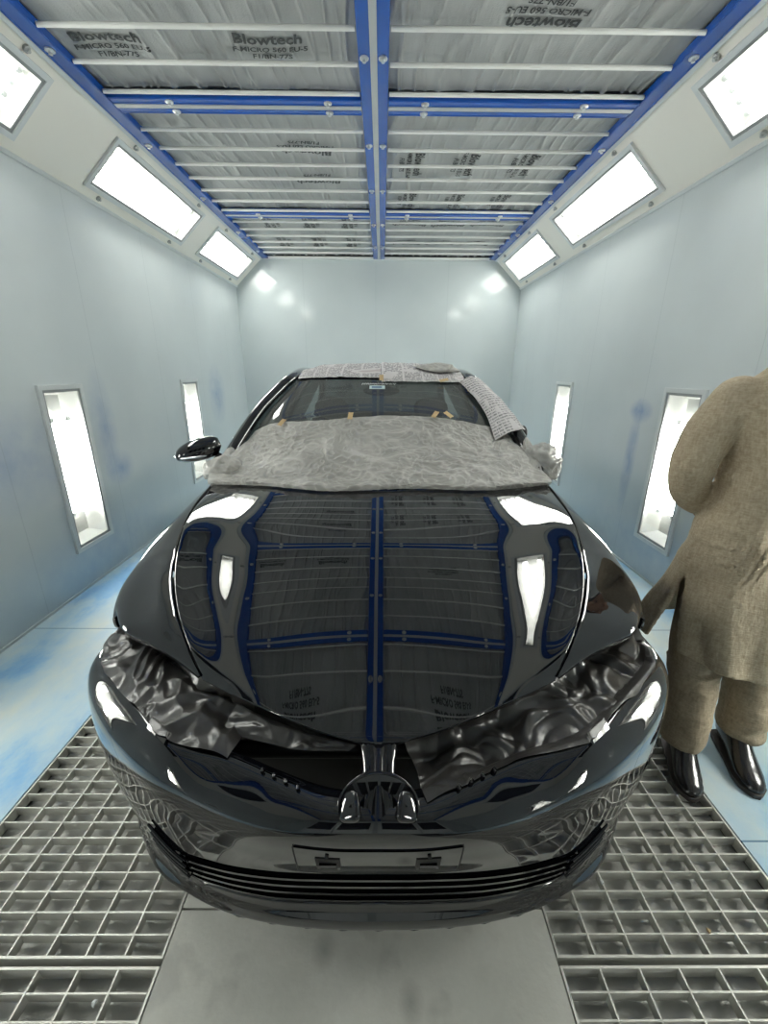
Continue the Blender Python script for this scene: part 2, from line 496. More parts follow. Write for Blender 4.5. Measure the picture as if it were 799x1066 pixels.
# floor: two dusted side strips, the centre deck, the pits under the gratings
GI, GO = .532, 1.27
mb = MB()
for s in (-1, 1):
    mb.box(*sorted((s * XW, s * (GO + .006))), YF, YB, -.05, 0)
mb.box(-GO - .006, GO + .006, 4.6, YB, -.05, 0)
S('floor', mb, M['floor'])
mb = MB()
for y0, y1 in ((YF, -.42), (-.414, .79), (.796, 2.0), (2.006, 3.2), (3.206, 4.6)):
    mb.box(-GI + .004, GI - .004, y0, y1, -.05, 0)
S('floor_deck', mb, M['slab'])
mb = MB()
for s in (-1, 1):
    x0, x1 = sorted((s * (GI - .004), s * (GO + .006)))
    mb.box(x0, x1, YF, 4.6, -.40, -.36)
    mb.box(x0 - .03, x0, YF, 4.6, -.40, -.055); mb.box(x1, x1 + .03, YF, 4.6, -.40, -.055)
S('floor_pit', mb, M['pit'])
for s, w in ((-1, 'left'), (1, 'right')):
    G = []
    for i in range(150):
        y = -.9 + 5.4 * i / 149; r = []
        for j in range(41):
            x = s * (GI + .005 + (GO - GI - .008) * j / 40)
            r.append((x, y, -.058 + .010 * ridge((x * 9, y * 9, 2), 3) + .006 * fbm((x * 30, y * 30, 1), 2)))
        G.append(r)
    mb = MB(); mb.grid(G); o = mb.build('filter_mat', M['pitfilter'], None, 180)
    tag(o, 'wrinkled grey filter fleece lying under the %s floor grating' % w, 'filter mat', 'filter mats under the gratings')

# gratings: panels with a frame and a welded bar grid each
GR = [(-.52, .668, 'nearest'), (.684, 2.02, 'second'), (2.036, 3.30, 'third'), (3.316, 4.58, 'farthest')]
for s, w in ((-1, 'left'), (1, 'right')):
    for y0, y1, od in GR:
        x0, x1 = sorted((s * GI, s * GO))
        t = thing('floor_grating', '%s galvanised floor grating panel %s of the car' % ({'nearest': 'nearest short', 'second': 'long second', 'third': 'third', 'farthest': 'farthest'}[od], w), 'grating', ((x0 + x1) / 2, (y0 + y1) / 2, 0), 'floor gratings beside the car')
        f = MB(); f.box(x0, x0 + .006, y0, y1, -.04, 0); f.box(x1 - .006, x1, y0, y1, -.04, 0)
        f.box(x0 + .006, x1 - .006, y0, y0 + .006, -.04, 0); f.box(x0 + .006, x1 - .006, y1 - .006, y1, -.04, 0)
        f.build('frame', M['grate'], t)
        g = MB()
        for k in range(1, 7):
            x = x0 + (x1 - x0) * k / 7; g.box(x - .0022, x + .0022, y0 + .006, y1 - .006, -.034, -.001)
        n = round((y1 - y0) / .0505)
        for k in range(1, n):
            y = y0 + (y1 - y0) * k / n; g.box(x0 + .006, x1 - .006, y - .002, y + .002, -.036, -.002)
        g.build('bar_grid', M['grate'], t)
# small flakes of debris on the right grating
for k, (x, y) in enumerate(((.74, .86), (.985, .74), (1.12, .66), (-.66, .60))):
    mb = MB(); pts = []
    for q in range(6):
        a = 2 * PI * q / 6 + k; rr = .009 * (.6 + .5 * random.random())
        pts.append((x + rr * math.cos(a), y + rr * math.sin(a)))
    mb.rings([[Vector((p[0], p[1], .0005)) for p in pts], [Vector((x + (p[0] - x) * .8, y + (p[1] - y) * .8, .004 + .002 * (i % 2))) for i, p in enumerate(pts)]])
    o = mb.build('masking_scrap', M['tape'] if k == 1 else M['frame'])
    tag(o, ['pale scrap on the right grating nearest the bumper', 'tan tape scrap on a bar of the right grating', 'pale scrap far right on the right grating', 'pale scrap on the nearest left grating'][k], 'scrap', 'scraps on the gratings')

# ------------------------------------------------------------------ lamps
def quad_frame(mb, o, u, v, n, lu, lv, w, h):
    """picture-frame ring of width w and height h (along n) outside the opening lu x lv at o"""
    o, u, v, n = map(Vector, (o, u, v, n))
    mb.obox(o - u * w - v * w, u * (lu + 2 * w), v * w, n * h)
    mb.obox(o - u * w + v * lv, u * (lu + 2 * w), v * w, n * h)
    mb.obox(o - u * w, u * w, v * lv, n * h)
    mb.obox(o + u * lu, u * w, v * lv, n * h)

def lamp(name, label, group, o, u, v, n, lu, lv, depth, tubes, tmat, knobs, along='u'):
    off = tmat is M['frame']
    """recessed lamp: o corner, u/v opening axes, n into the room"""
    o, u, v, n = map(Vector, (o, u, v, n))
    t = thing(name, label, 'lamp', o + u * lu / 2 + v * lv / 2, group)
    f = MB(); quad_frame(f, o + n * .0015, u, v, n, lu, lv, .030, .016); f.build('frame', M['frame'], t)
    gk = MB(); i = .018; quad_frame(gk, o + u * i + v * i + n * .001, u, v, n, lu - 2 * i, lv - 2 * i, i, .010); gk.build('gasket', M['gasket'], t)
    h = MB(); b = -n * depth
    a0, a1, a2, a3 = o, o + u * lu, o + u * lu + v * lv, o + v * lv
    ins = .04
    b0, b1, b2, b3 = a0 + b + (u + v) * ins, a1 + b + (v - u) * ins, a2 + b - (u + v) * ins, a3 + b + (u - v) * ins
    h.add([a0, a1, a2, a3, b0, b1, b2, b3], [(4, 5, 6, 7), (0, 4, 7, 3), (1, 2, 6, 5), (0, 1, 5, 4), (3, 7, 6, 2)])
    h.build('reflector', M['dark_window'] if off else M['housing'], t)  # unlit pair: insides and pane blackened only to reflect dark in the bumper
    g = MB(); e = .004
    g.obox(o + u * e + v * e + n * .001, u * (lu - 2 * e), v * (lv - 2 * e), n * .004)
    g.build('glass_pane', M['dark_window'] if off else M['glass'], t)
    A_, B_, la, lb = (u, v, lu, lv) if along == 'u' else (v, u, lv, lu)
    for k in range(tubes[0]):
        c = o + B_ * (lb * (k + .5) / tubes[0] * .86 + lb * .07) - n * (depth * .55)
        s0, s1 = tubes[1] * la, tubes[2] * la
        tb = MB(); tb.tube([c + A_ * s0, c + A_ * s1], tubes[3], 8)
        to = tb.build('tube', tmat, t, 40)
        cp = MB()
        for q, dr in ((s0, -1), (s1, 1)):
            cp = MB(); cp.tube([c + A_ * (q + dr * .001), c + A_ * (q + dr * .03)], tubes[3] * 1.08, 8); cp.build('end_cap', M['frame'], to, 40)
    for (p, q) in knobs:
        c = o + u * p + v * q + n * .001
        kb = MB(); kb.tube([c, c + n * .012, c + n * .014, c + n * .024], [.017, .017, .009, .008], 14)
        kb.build('knob', M['knob'], t, 40)
    return t

ORD = {0: 'nearest long', 1: 'second long', 2: 'far short', 3: 'long lamp behind the camera,'}
for side, nm in ((-1, 'left'), (1, 'right')):
    a = Vector((side * A.x, 0, A.z)); t = (Vector((side * Bq.x, 0, Bq.z)) - a).normalized()
    n = Vector((-side * t.z, 0, side * t.x)); n = n if n.x * side < 0 else -n
    for k, (p, q) in enumerate(COWL):
        lu = q - p; lv = SHI - SLO
        lab = ['lit cowl lamp cut by the %s edge of the frame, tubes showing', 'bright long cowl lamp above the near wall lamp on the %s', 'bright cowl lamp nearest the back wall on the %s', 'unlit dark cowl lamp behind the camera on the %s'][k] % nm
        lamp('cowl_lamp', lab, 'lamps in the sloping cowls', a + Vector((0, p, 0)) + t * SLO, (0, 1, 0), t, n, lu, lv, .13, (4, .05, .95, .017), M['tube'] if k < 3 else M['frame'],
             [(.16, lv + .055), (.16, -.06), (lu - .16, lv + .055), (lu - .16, -.06)])
    nn = Vector((-side, 0, 0))
    for k, (p, q) in enumerate(WALL_L):
        lab = ['tall lit wall lamp in the %s wall beside the car bonnet', 'far tall lit wall lamp in the %s wall beside the windscreen', 'tall lit wall lamp in the %s wall beside the camera', 'tall lit wall lamp in the %s wall behind the camera'][k] % nm
        lamp('wall_lamp', lab, 'tall lamps set in the side walls', (side * XW, p, WZ[0]), (0, 1, 0), (0, 0, 1), nn, q - p, WZ[1] - WZ[0], .12, (2, .22, .80, .028), M['tube_wall'], [], along='v')

# ------------------------------------------------------------------ ceiling: rails, fleece pads, slats, print
def rail_thing(label, pts, strips, slot, bolts, kind_axis):
    """strips: list of (offset0, offset1) across; pts: (a0, a1) along; axis 'x' or 'y' with base coordinate"""
    axis, base, a0, a1 = kind_axis
    loc = (base, (a0 + a1) / 2, 3.03) if axis == 'y' else ((a0 + a1) / 2, base, 3.03)
    t = thing('ceiling_rail', label, 'ceiling rail', loc, 'blue ceiling rails')
    def bx(mb, c0, c1, l0, l1, z0, z1):
        if axis == 'y': mb.box(base + c0, base + c1, l0, l1, z0, z1)
        else: mb.box(l0, l1, base + c0, base + c1, z0, z1)
    for c0, c1 in strips:
        mb = MB(); bx(mb, c0, c1, a0, a1, 3.012, 3.05)
        for e in (c0 + .006, c1 - .012): bx(mb, e, e + .006, a0, a1, 3.0095, 3.0125)
        mb.build('rail_strip', M['blue_rail'], t)
    if slot:
        mb = MB(); bx(mb, slot[0], slot[1], a0, a1, 3.0085, 3.05); mb.build('slot_channel', M['rail_slot'], t)
    for c, l in bolts:
        x, y = (base + c, l) if axis == 'y' else (l, base + c)
        mb = MB()
        mb.tube([(x, y, 3.0115), (x, y, 3.006), (x, y, 3.0035)], [.023, .023, .018], 18)
        mb.tube([(x, y, 3.0035), (x, y, 2.992)], [.010, .010], 6)
        mb.build('bolt', M['steel'], t, 40)
    return t
TW = [(-.078, -.018), (.018, .078)]
rail_thing('long central twin blue rail running to the back wall', None, TW, (-.018, .018), [(c, y) for y in (-1.6, -.2, .9, 1.9, 2.75, 3.62, 4.4, 5.3, 6.2) for c in (-.048, .048)], ('y', 0, YF, YB - .03))
CROSS = [5.05, 3.18, 1.32, -.54]
for k, y in enumerate(CROSS):
    for s, w in ((-1, 'left'), (1, 'right')):
        x0, x1 = sorted((s * .082, s * 1.565))
        lab = ['far thin blue cross rail, %s of the central rail', 'broad near blue cross rail, %s of the central rail', 'blue cross rail above the camera, %s half', 'blue cross rail behind the camera, %s half'][k] % w
        rail_thing(lab, None, TW, (-.018, .018), [(c, s * x) for x in ((.28, 1.22) if s < 0 else (.30, 1.25)) for c in (-.048, .048)], ('x', y, x0, x1))
for s, w in ((-1, 'left'), (1, 'right')):
    rail_thing('long blue edge rail above the %s cowl' % w, None, [(-.045, .045)], None, [(0, y) for y in (-1.2, .8, 2.0, 2.72, 3.65, 4.6, 5.6, 6.4)], ('y', s * 1.615, YF, YB - .03))

YS = [(YF, -.62), (-.46, 1.24), (1.40, 3.10), (3.26, 4.97), (5.13, YB - .03)]
ORDW = ['first', 'second', 'third', 'fourth', 'fifth', 'sixth', 'seventh', 'eighth']
BAYN = ['rearmost hidden', 'overhead hidden', 'nearest visible', 'middle', 'farthest']
for s, w in ((-1, 'left'), (1, 'right')):
    for k, (y0, y1) in enumerate(YS):
        x0, x1 = sorted((s * .075, s * 1.575))
        nx, ny = (300, 30) if k in (1, 2, 3) else (120, 16)
        # print on the fleece
        marks = []
        if k == 2: marks = [(-.53, 2.735, 1, .092), (-1.33, 2.735, 1, .092)] if s < 0 else [(.80, 2.56, -1, .092)]
        elif k == 3: marks = [(-.52, 3.80, -1, .10), (-.50, 4.32, -1, .10)] if s < 0 else [(.30, 4.02, 2, .10), (.72, 4.02, 2, .10), (1.18, 4.02, 2, .10), (.3, 4.75, 2, .09), (.75, 4.75, 2, .09), (1.18, 4.75, 2, .09)]
        elif k == 4: marks = [(s * x, y, 2 if s < 0 else -1, .10) for x in (.35, .78, 1.22) for y in (5.42, 6.15)]
        elif k in (0, 1): marks = [(s * .5, y0 + .4, -1, .115), (s * 1.1, y0 + .4, -1, .115), (s * .8, y0 + 1.2, 1, .115)]
        def hz(x, y, s=s, k=k, y0=y0, marks=marks):
            ph = x * 1.0 + s * .10 * (y - y0) + .10 * noise.noise((x * 2.1, y * 1.3, k + 3 * s))
            w1 = (1 - abs(math.sin(ph * 27 + 2.2 * noise.noise((x * 3, y * 1.2, k * 5))))) ** 5 + .7 * (1 - abs(math.sin(ph * 19 + 9 + 2.5 * noise.noise((x * 2, y * 1.6, k * 7))))) ** 9
            amp = .55 + .6 * noise.noise((x * 1.7, y * 2.6, 9 + k))
            for (mx, my, dr, sz) in marks:
                e = max(abs(x - mx) / (sz * 2.6), abs(y - my) / (sz * 2.0))
                if e < 1: w1 *= .12 + .88 * e ** 4
            return max(3.062 - .028 * w1 * max(amp, .12) - .012 * fbm((x * 3, y * 3, k), 2), 3.03)
        G = [[(x, y, hz(x, y)) for x in (x0 + (x1 - x0) * j / nx for j in range(nx + 1))] for y in (y0 + (y1 - y0) * i / ny for i in range(ny + 1))]
        mb = MB(); mb.grid(G)
        p = mb.build('ceiling_filter_pad', M['filter'], None, 180)
        tag(p, 'grey printed fleece pad filling the %s %s ceiling bay' % (BAYN[k], w), 'filter pad', 'ceiling filter pads')
        n = 0
        yy = y1 - .035
        ys = []
        while yy > y0 + .03: ys.append(yy); yy -= .245
        for i, y in enumerate(ys):
            mb = MB(); mb.tube([(x0 + .01, y, 3.022), (x1 - .01, y, 3.022)], .0115, 10, flat=.75)
            o = mb.build('filter_rod', M['rod'], None, 40)
            tag(o, '%s white rod, counted from the far end, of the %s %s ceiling bay' % (ORDW[i], BAYN[k], w), 'rod', 'white rods under the filter pads')
        for (mx, my, dr, sz) in marks:
            lines = (('Blowtech', sz, 0), ('F-MICRO 560 EU-5', sz * .52, 0), ('F1/BN-77S', sz * .52, 0))
            off = 0
            ang = {1: 0, -1: PI, 2: PI / 2 * s}[dr]
            tm = MB()
            for tx, size in (('Blowtech', sz), ('F-MICRO 560 EU-5', sz * .52), ('F1/BN-77S', sz * .52)):
                cu = bpy.data.curves.new('print_line', 'FONT'); cu.body = tx; cu.size = size; cu.align_x = 'CENTER'; cu.resolution_u = 2
                cu.offset = size * .028; cu.shear = .15
                o = bpy.data.objects.new('print_line', cu); link(o)
                bpy.context.view_layer.update()
                me = o.to_mesh()
                ca, sa = math.cos(ang), math.sin(ang)
                vs = []
                for vv in me.vertices:
                    u_, v_ = vv.co.x, -(vv.co.y - off)
                    x, y = mx + u_ * ca - v_ * sa, my + u_ * sa + v_ * ca
                    vs.append((x, y, hz(x, y) - .006))
                tm.add(vs, [tuple(q.vertices) for q in me.polygons])
                o.to_mesh_clear(); bpy.data.objects.remove(o)
                off += size * .62 if size > .08 else size * 1.1
            tm.build('printed_text', M['print'], p)
# ------------------------------------------------------------------ the car
XC = .047
def X(hw): return XC + hw
CAR = thing('car', 'black sedan with freshly painted bonnet, headlamps removed, masked for spraying', 'car', (XC, 3.0, 0))

def ev(ctrl, u, v):
    C = [[Vector(p) for p in r] for r in ctrl]
    return cr([cr(r, v) for r in C], u)

def mirrored(rows):
    """rows of half-car points, hw >= 0 with the first on the centre line -> full rows in world coordinates"""
    out = []
    for r in rows:
        out.append([(X(-p[0]), p[1], p[2]) for p in reversed(r[1:])] + [(X(p[0]), p[1], p[2]) for p in r])
    return out

# ---- bonnet
HOOD = [  # (Y centre, edge hw, edge Y, edge z, plan power, relief)
    (.722, .463, .897, .730, 1.5, .5), (.80, .510, .955, .772, 1.5, .8),
    (.90, .548, 1.005, .797, 1.5, .9), (1.0, .598, 1.08, .829, 1.6, 1.04), (1.15, .660, 1.205, .870, 1.7, 1.05),
    (1.34, .712, 1.36, .914, 1.8, .88), (1.55, .752, 1.56, .960, 1.8, .48), (1.84, .785, 1.94, .999, 1.8, .20)]
ZC = [(.722, .688), (.727, .700), (.738, .711), (.76, .7215), (.80, .7395), (.85, .762), (.90, .7845), (.98, .8195), (1.06, .8515), (1.15, .8835), (1.25, .9125), (1.34, .9345), (1.45, .956), (1.55, .9735), (1.70, .996), (1.84, 1.015), (2.0, 1.035)]
def zcen(y):
    for k in range(len(ZC) - 1):
        if y <= ZC[k + 1][0] or k == len(ZC) - 2:
            (x0, z0), (x1, z1) = ZC[k], ZC[k + 1]
            sl = lambda i: (ZC[min(i + 1, len(ZC) - 1)][1] - ZC[max(i - 1, 0)][1]) / (ZC[min(i + 1, len(ZC) - 1)][0] - ZC[max(i - 1, 0)][0])
            h = x1 - x0; f = (y - x0) / h; m0, m1 = sl(k) * h, sl(k + 1) * h
            return (2*f**3 - 3*f*f + 1) * z0 + (f**3 - 2*f*f + f) * m0 + (-2*f**3 + 3*f*f) * z1 + (f**3 - f*f) * m1
RS = [(0, 0), (.3, -.05), (.55, -.108), (.62, -.138), (.75, -.138), (.80, -.09), (.85, -.02), (.91, .045), (.965, .075), (1, .0)]
def rslope(t):
    for k in range(len(RS) - 1):
        if t <= RS[k + 1][0]:
            (x0, z0), (x1, z1) = RS[k], RS[k + 1]; f = (t - x0) / (x1 - x0)
            if k in (0, 1): return z0 + (z1 - z0) * f
            f = f * f * (3 - 2 * f) if k > 5 else f
            return z0 + (z1 - z0) * f
    return 0
RI = [0.0]
for _i in range(400): RI.append(RI[-1] + sum(rslope(min(max((_i + .5) / 400 + _d, 0), 1)) for _d in (-.02, -.01, 0, .01, .02)) / 5 / 400)
def relief(t):
    x = min(max(t, 0), 1) * 400; i = min(int(x), 399); return RI[i] + (RI[i + 1] - RI[i]) * (x - i)
def hood_row(u):
    n = len(HOOD) - 1; x = min(max(u, 0), 1) * n; i = min(int(x), n - 1); f = x - i
    out = []
    for k in range(6):
        p1, p2 = HOOD[i][k], HOOD[i + 1][k]
        p0 = HOOD[i - 1][k] if i > 0 else 2 * p1 - p2
        p3 = HOOD[i + 2][k] if i + 2 <= n else 2 * p2 - p1
        out.append(.5 * (2 * p1 + (p2 - p0) * f + (2 * p0 - 5 * p1 + 4 * p2 - p3) * f * f + (3 * p1 - p0 - 3 * p2 + p3) * f ** 3))
    return out
def hood_pt(u, s):
    """s in -1..1 across"""
    Yc, w, Ye, ze, pw, k = hood_row(u); t = abs(s)
    y = Yc + (Ye - Yc) * t ** pw
    rel = (ze - zcen(Ye) - k * w * RI[-1]) * t ** 4 + k * w * relief(t)
    return Vector((X(math.copysign(t * w, s) if s else 0), y, zcen(y) + rel))
nu, nv = 120, 220
G = [[hood_pt(i / nu, -1 + 2 * j / nv) for j in range(nv + 1)] for i in range(nu + 1)]
mb = MB(); mb.grid(G)
hood = mb.build('hood', M['paint'], CAR, 180)
mod(hood, 'SOLIDIFY', thickness=.010, offset=-1 if hood.data.polygons[len(hood.data.polygons) // 2].normal.z > 0 else 1)
mod(hood, 'BEVEL', width=.0035, segments=3, limit_method='ANGLE', angle_limit=math.radians(50))
mod(hood, 'SUBSURF', levels=0, render_levels=0)

# ---- front wings
FEN = [
    [(.470, .902, .742), (.472, .902, .741), (.474, .902, .740), (.475, .902, .738), (.475, .902, .736), (.475, .902, .733)],
    [(.518, .957, .773), (.530, .955, .773), (.543, .953, .769), (.551, .952, .762), (.555, .952, .752), (.556, .958, .738)],
    [(.557, 1.010, .799), (.590, 1.008, .801), (.622, 1.005, .797), (.643, 1.003, .785), (.653, 1.002, .769), (.656, 1.012, .746)],
    [(.606, 1.082, .830), (.655, 1.078, .834), (.700, 1.070, .826), (.732, 1.058, .808), (.749, 1.050, .785), (.753, 1.060, .758)],
    [(.668, 1.207, .872), (.720, 1.195, .875), (.766, 1.175, .861), (.798, 1.150, .832), (.815, 1.132, .798), (.818, 1.137, .768)],
    [(.704, 1.32, .904), (.758, 1.30, .904), (.806, 1.265, .884), (.838, 1.22, .842), (.854, 1.19, .79), (.862, 1.17, .735)],
    [(.720, 1.38, .920), (.778, 1.36, .918), (.826, 1.33, .894), (.855, 1.29, .845), (.874, 1.25, .772), (.884, 1.23, .668)],
    [(.752, 1.53, .955), (.803, 1.50, .948), (.846, 1.46, .910), (.870, 1.43, .847), (.885, 1.42, .770), (.894, 1.42, .685)],
    [(.774, 1.70, .980), (.820, 1.69, .964), (.857, 1.67, .918), (.878, 1.66, .848), (.889, 1.655, .76), (.895, 1.65, .662)],
    [(.793, 1.94, 1.000), (.832, 1.93, .978), (.864, 1.91, .925), (.882, 1.89, .84), (.892, 1.875, .62), (.886, 1.87, .28)],
    [(.805, 2.14, 1.016), (.836, 2.19, .985), (.866, 2.25, .925), (.883, 2.28, .84), (.894, 2.28, .60), (.886, 2.28, .24)]]
for s, w in ((-1, 'left'), (1, 'right')):
    DZ = (0, .013, .017, .010, .003, 0)
    c = [[(X(s * p[0]), p[1], p[2] - (DZ[j] * min(i, 3) / 3)) for j, p in enumerate(r)] for i, r in enumerate(FEN)]
    mb = MB(); mb.grid(surf(c, 72, 30)); f = mb.build('fender', M['paint'], CAR, 180)
    n_ = sum(1 for q in f.data.polygons if q.normal.z > 0)
    mod(f, 'SOLIDIFY', thickness=.008, offset=-1 if n_ > len(f.data.polygons) / 2 else 1)
    mod(f, 'BEVEL', width=.0025, segments=2, limit_method='ANGLE', angle_limit=math.radians(50))

# ---- bumper
BUM = [
    [(0, .655, .650), (.11, .665, .650), (.22, .70, .655), (.335, .745, .66), (.485, .785, .68), (.645, .905, .69), (.79, 1.035, .69), (.845, 1.15, .66), (.870, 1.34, .645)],
    [(0, .605, .655), (.11, .615, .655), (.22, .660, .662), (.335, .705, .668), (.485, .732, .690), (.655, .868, .70), (.808, .998, .70), (.866, 1.12, .675), (.888, 1.33, .66)],
    [(0, .578, .610), (.115, .582, .61), (.235, .604, .613), (.36, .645, .62), (.52, .705, .635), (.69, .83, .645), (.825, .965, .645), (.878, 1.08, .63), (.893, 1.27, .61)],
    [(0, .598, .520), (.12, .60, .52), (.245, .613, .52), (.375, .648, .52), (.535, .712, .525), (.70, .825, .53), (.815, .945, .53), (.868, 1.06, .53), (.892, 1.19, .52)],
    [(0, .632, .418), (.12, .633, .418), (.25, .640, .416), (.38, .662, .410), (.51, .708, .40), (.66, .805, .41), (.765, .91, .425), (.84, 1.04, .44), (.886, 1.15, .44)],
    [(0, .645, .300), (.12, .646, .300), (.25, .654, .297), (.38, .678, .294), (.485, .714, .294), (.62, .80, .315), (.735, .92, .34), (.83, 1.05, .34), (.88, 1.14, .34)],
    [(0, .626, .255), (.12, .628, .255), (.25, .640, .253), (.38, .672, .250), (.49, .716, .250), (.62, .80, .255), (.735, .92, .265), (.82, 1.05, .265), (.875, 1.135, .26)],
    [(0, .636, .222), (.12, .638, .222), (.25, .648, .222), (.37, .668, .222), (.48, .705, .222), (.60, .768, .215), (.715, .89, .215), (.80, 1.03, .215), (.86, 1.13, .21)],
    [(0, .70, .205), (.12, .70, .205), (.25, .71, .205), (.37, .72, .205), (.47, .75, .205), (.58, .82, .205), (.69, .93, .205), (.77, 1.05, .205), (.83, 1.14, .20)]]
BC = mirrored(BUM)
K = 8
nu, nv = K * 8, 160
G = surf(BC, nu, nv)
mb = MB()
m_, n_ = nu + 1, nv + 1
def hole(i, j):
    c = (G[i][j] + G[i + 1][j + 1]) / 2
    if 4 * K <= i < 5 * K and abs(c.x - XC) < .475 - .004 * (i - 4 * K): return True
    return False
mb.v = [Vector(p) for r in G for p in r]
mb.f = [(i * n_ + j, i * n_ + j + 1, (i + 1) * n_ + j + 1, (i + 1) * n_ + j) for i in range(nu) for j in range(nv) if not hole(i, j)]
bumper = mb.build('bumper', M['paint'], CAR, 180)
fy = sum(q.normal.y for q in bumper.data.polygons)
mod(bumper, 'SOLIDIFY', thickness=.005, offset=-1 if fy < 0 else 1)
# number plate seat with two dark sockets
def bpt(row, hw, out=0.0):
    """point of the bumper at control row (float) and half width, pushed out by `out`"""
    lo, hi = 0., 1.
    for _ in range(40):
        md = (lo + hi) / 2
        if ev(BC, row / 8, md).x < X(hw): lo = md
        else: hi = md
    p = ev(BC, row / 8, lo)
    return p + Vector((0, -out, out * .15))
Gp = [[bpt(2.35 + 1.35 * i / 8, -.172 + .344 * j / 24, .0032) for j in range(25)] for i in range(9)]
mb = MB(); mb.slab(Gp, (0, .006, -.001)); pm = mb.build('plate_seat', M['paint'], bumper, 40)
for s in (-1, 1):
    Gs = [[bpt(2.72 + .50 * i / 4, s * .105 - .026 + .052 * j / 6, .0050) for j in range(7)] for i in range(5)]
    mb = MB(); mb.slab(Gs, (0, .006, 0)); mb.build('socket', M['socket'], pm, 40)
    mb = MB()
    q = bpt(2.98, s * .105, .010); mb.obox(q + Vector((-.018, -.001, -.004)), (.036, 0, 0), (0, .006, 0), (0, 0, .007)); mb.build('clip', M['gloss_black'], pm, 40)
    mb = MB(); q = bpt(2.58, s * .105, .007); mb.tube([q, q + Vector((0, .006, 0))], .004, 10); mb.build('screw_hole', M['socket'], pm, 40)
    for (e) in (-.024, .018):
        mb = MB(); q = bpt(3.30, s * .105 + e, .007); mb.obox(q, (.006, 0, 0), (0, .005, 0), (0, 0, .006)); mb.build('clip', M['gloss_black'], pm, 40)
for s in (-1, 1):
    mb = MB(); mb.tube([bpt(2.35 + 1.35 * i / 8, s * .1745, .0022) for i in range(9)], .0016, 6); mb.build('plate_gap', M['socket'], pm, 60)
# lower grille: louvres following the bumper
gr = MB()
Gb = [[bpt(4.0 + i / 6, -.50 + 1.0 * j / 40, -.060) for j in range(41)] for i in range(7)]
gr.grid(Gb); grille = gr.build('lower_grille', M['satin_black'], CAR, 180)
for k in range(4):
    r = 4.18 + .235 * k
    mb = MB(); top = []
    Gs = []
    for i in range(7):
        a = PI * i / 6
        Gs.append([bpt(r, (-.485 + .97 * j / 48) * (1 - .012 * k), .004 - .030 * i / 6) + Vector((0, 0, .007 * math.cos(a * .9) - .003 * i / 6)) for j in range(49)])
    mb.slab(Gs, (0, .002, -.010)); mb.build('grille_slat', M['gloss_black'], grille, 50)
# end blades beside the grille
for s in (-1, 1):
    for k in range(4):
        mb = MB(); pts = []
        for j in range(7):
            hw = .468 + .095 * j / 6
            q = bpt(4.14 + .25 * k - .52 * j / 6, s * hw, .007)
            pts.append(q)
        mb.tube(pts, [.0050] * 6 + [.0035], 8, flat=.8); mb.build('grille_end_blade', M['gloss_black'], grille, 50)
# rough under-lip
Gl = [[bpt(7.0, -.60 + 1.2 * j / 40, .0) + Vector((0, .004 + .004 * i, -.002 - .044 * i / 4 + (.006 * math.sin(j * 2.1) if i == 4 else 0))) for j in range(41)] for i in range(5)]
mb = MB(); mb.slab(Gl, (0, .02, 0)); mb.build('under_lip', M['rough_black'], bumper, 60)

# emblem seat: a shallow dish with two bright cheeks, and the upright bracket above it
dish = MB(); c = Vector((XC, .612, .660)); ax = Vector((1, 0, 0)); n = Vector((0, -.55, .84)).normalized(); up = n.cross(ax) * -1
AN = [PI * .97 + PI * 1.06 * q / 40 for q in range(41)]
R_ = [[c + ax * (.080 * r * math.cos(a)) + up * (.060 * r * math.sin(a)) + n * (.008 - .022 * (1 - r * r)) for a in AN] for r in (1.0, .97, .85, .7, .5, .3, .05)]
rim = [p - n * .02 + (p - c) * .03 for p in R_[0]]
dish.slab([rim] + R_, n * -.004); emb = dish.build('emblem_seat', M['gloss_black'], bumper, 50)
mb = MB(); mb.tube([p + n * .002 for p in R_[0]], .0035, 8); mb.build('seat_rim', M['gloss_black'], emb, 60)
for s in (-1, 1):
    mb = MB(); cc = Vector((X(s * .057), .606, .672)); rings = []
    e3 = n; e2 = up; e1 = Vector((s, 0, 0))
    for i in range(13):
        p = -PI / 2 + PI * i / 12; r = []
        for j in range(28):
            t = 2 * PI * j / 28
            sg = lambda v, e: math.copysign(abs(v) ** e, v)
            u_, v_, w_ = sg(math.cos(p), .55) * sg(math.cos(t), .55), sg(math.cos(p), .55) * sg(math.sin(t), .55), sg(math.sin(p), .6)
            r.append(cc + e1 * (.021 * u_ * (1 + .2 * v_)) + e2 * (.028 * v_) + e3 * (.022 * w_ - .012 * u_ - .006))
        rings.append(r)
    mb.rings(rings); mb.build('emblem_cheek', M['gloss_black'], emb, 180)
col = MB()
Gc = []
for i in range(25):
    a = i / 24; r = []
    w_ = .036 + .008 * math.cos(a * PI) ** 2 + .004 * a ** 3
    for j in range(25):
        b = -1 + 2 * j / 24
        rib = .007 * (math.cos(b * 2.5 * PI) > .2)
        y = .750 - .128 * a - .030 * (1 - abs(b) ** 3) * (1 - .3 * a) - rib
        z = .700 - .052 * a
        r.append((X(b * w_), y, z + .006 * (1 - b * b)))
    Gc.append(r)
col.slab(Gc, (0, .03, -.01)); col.build('latch_bracket', M['gloss_black'], CAR, 40)
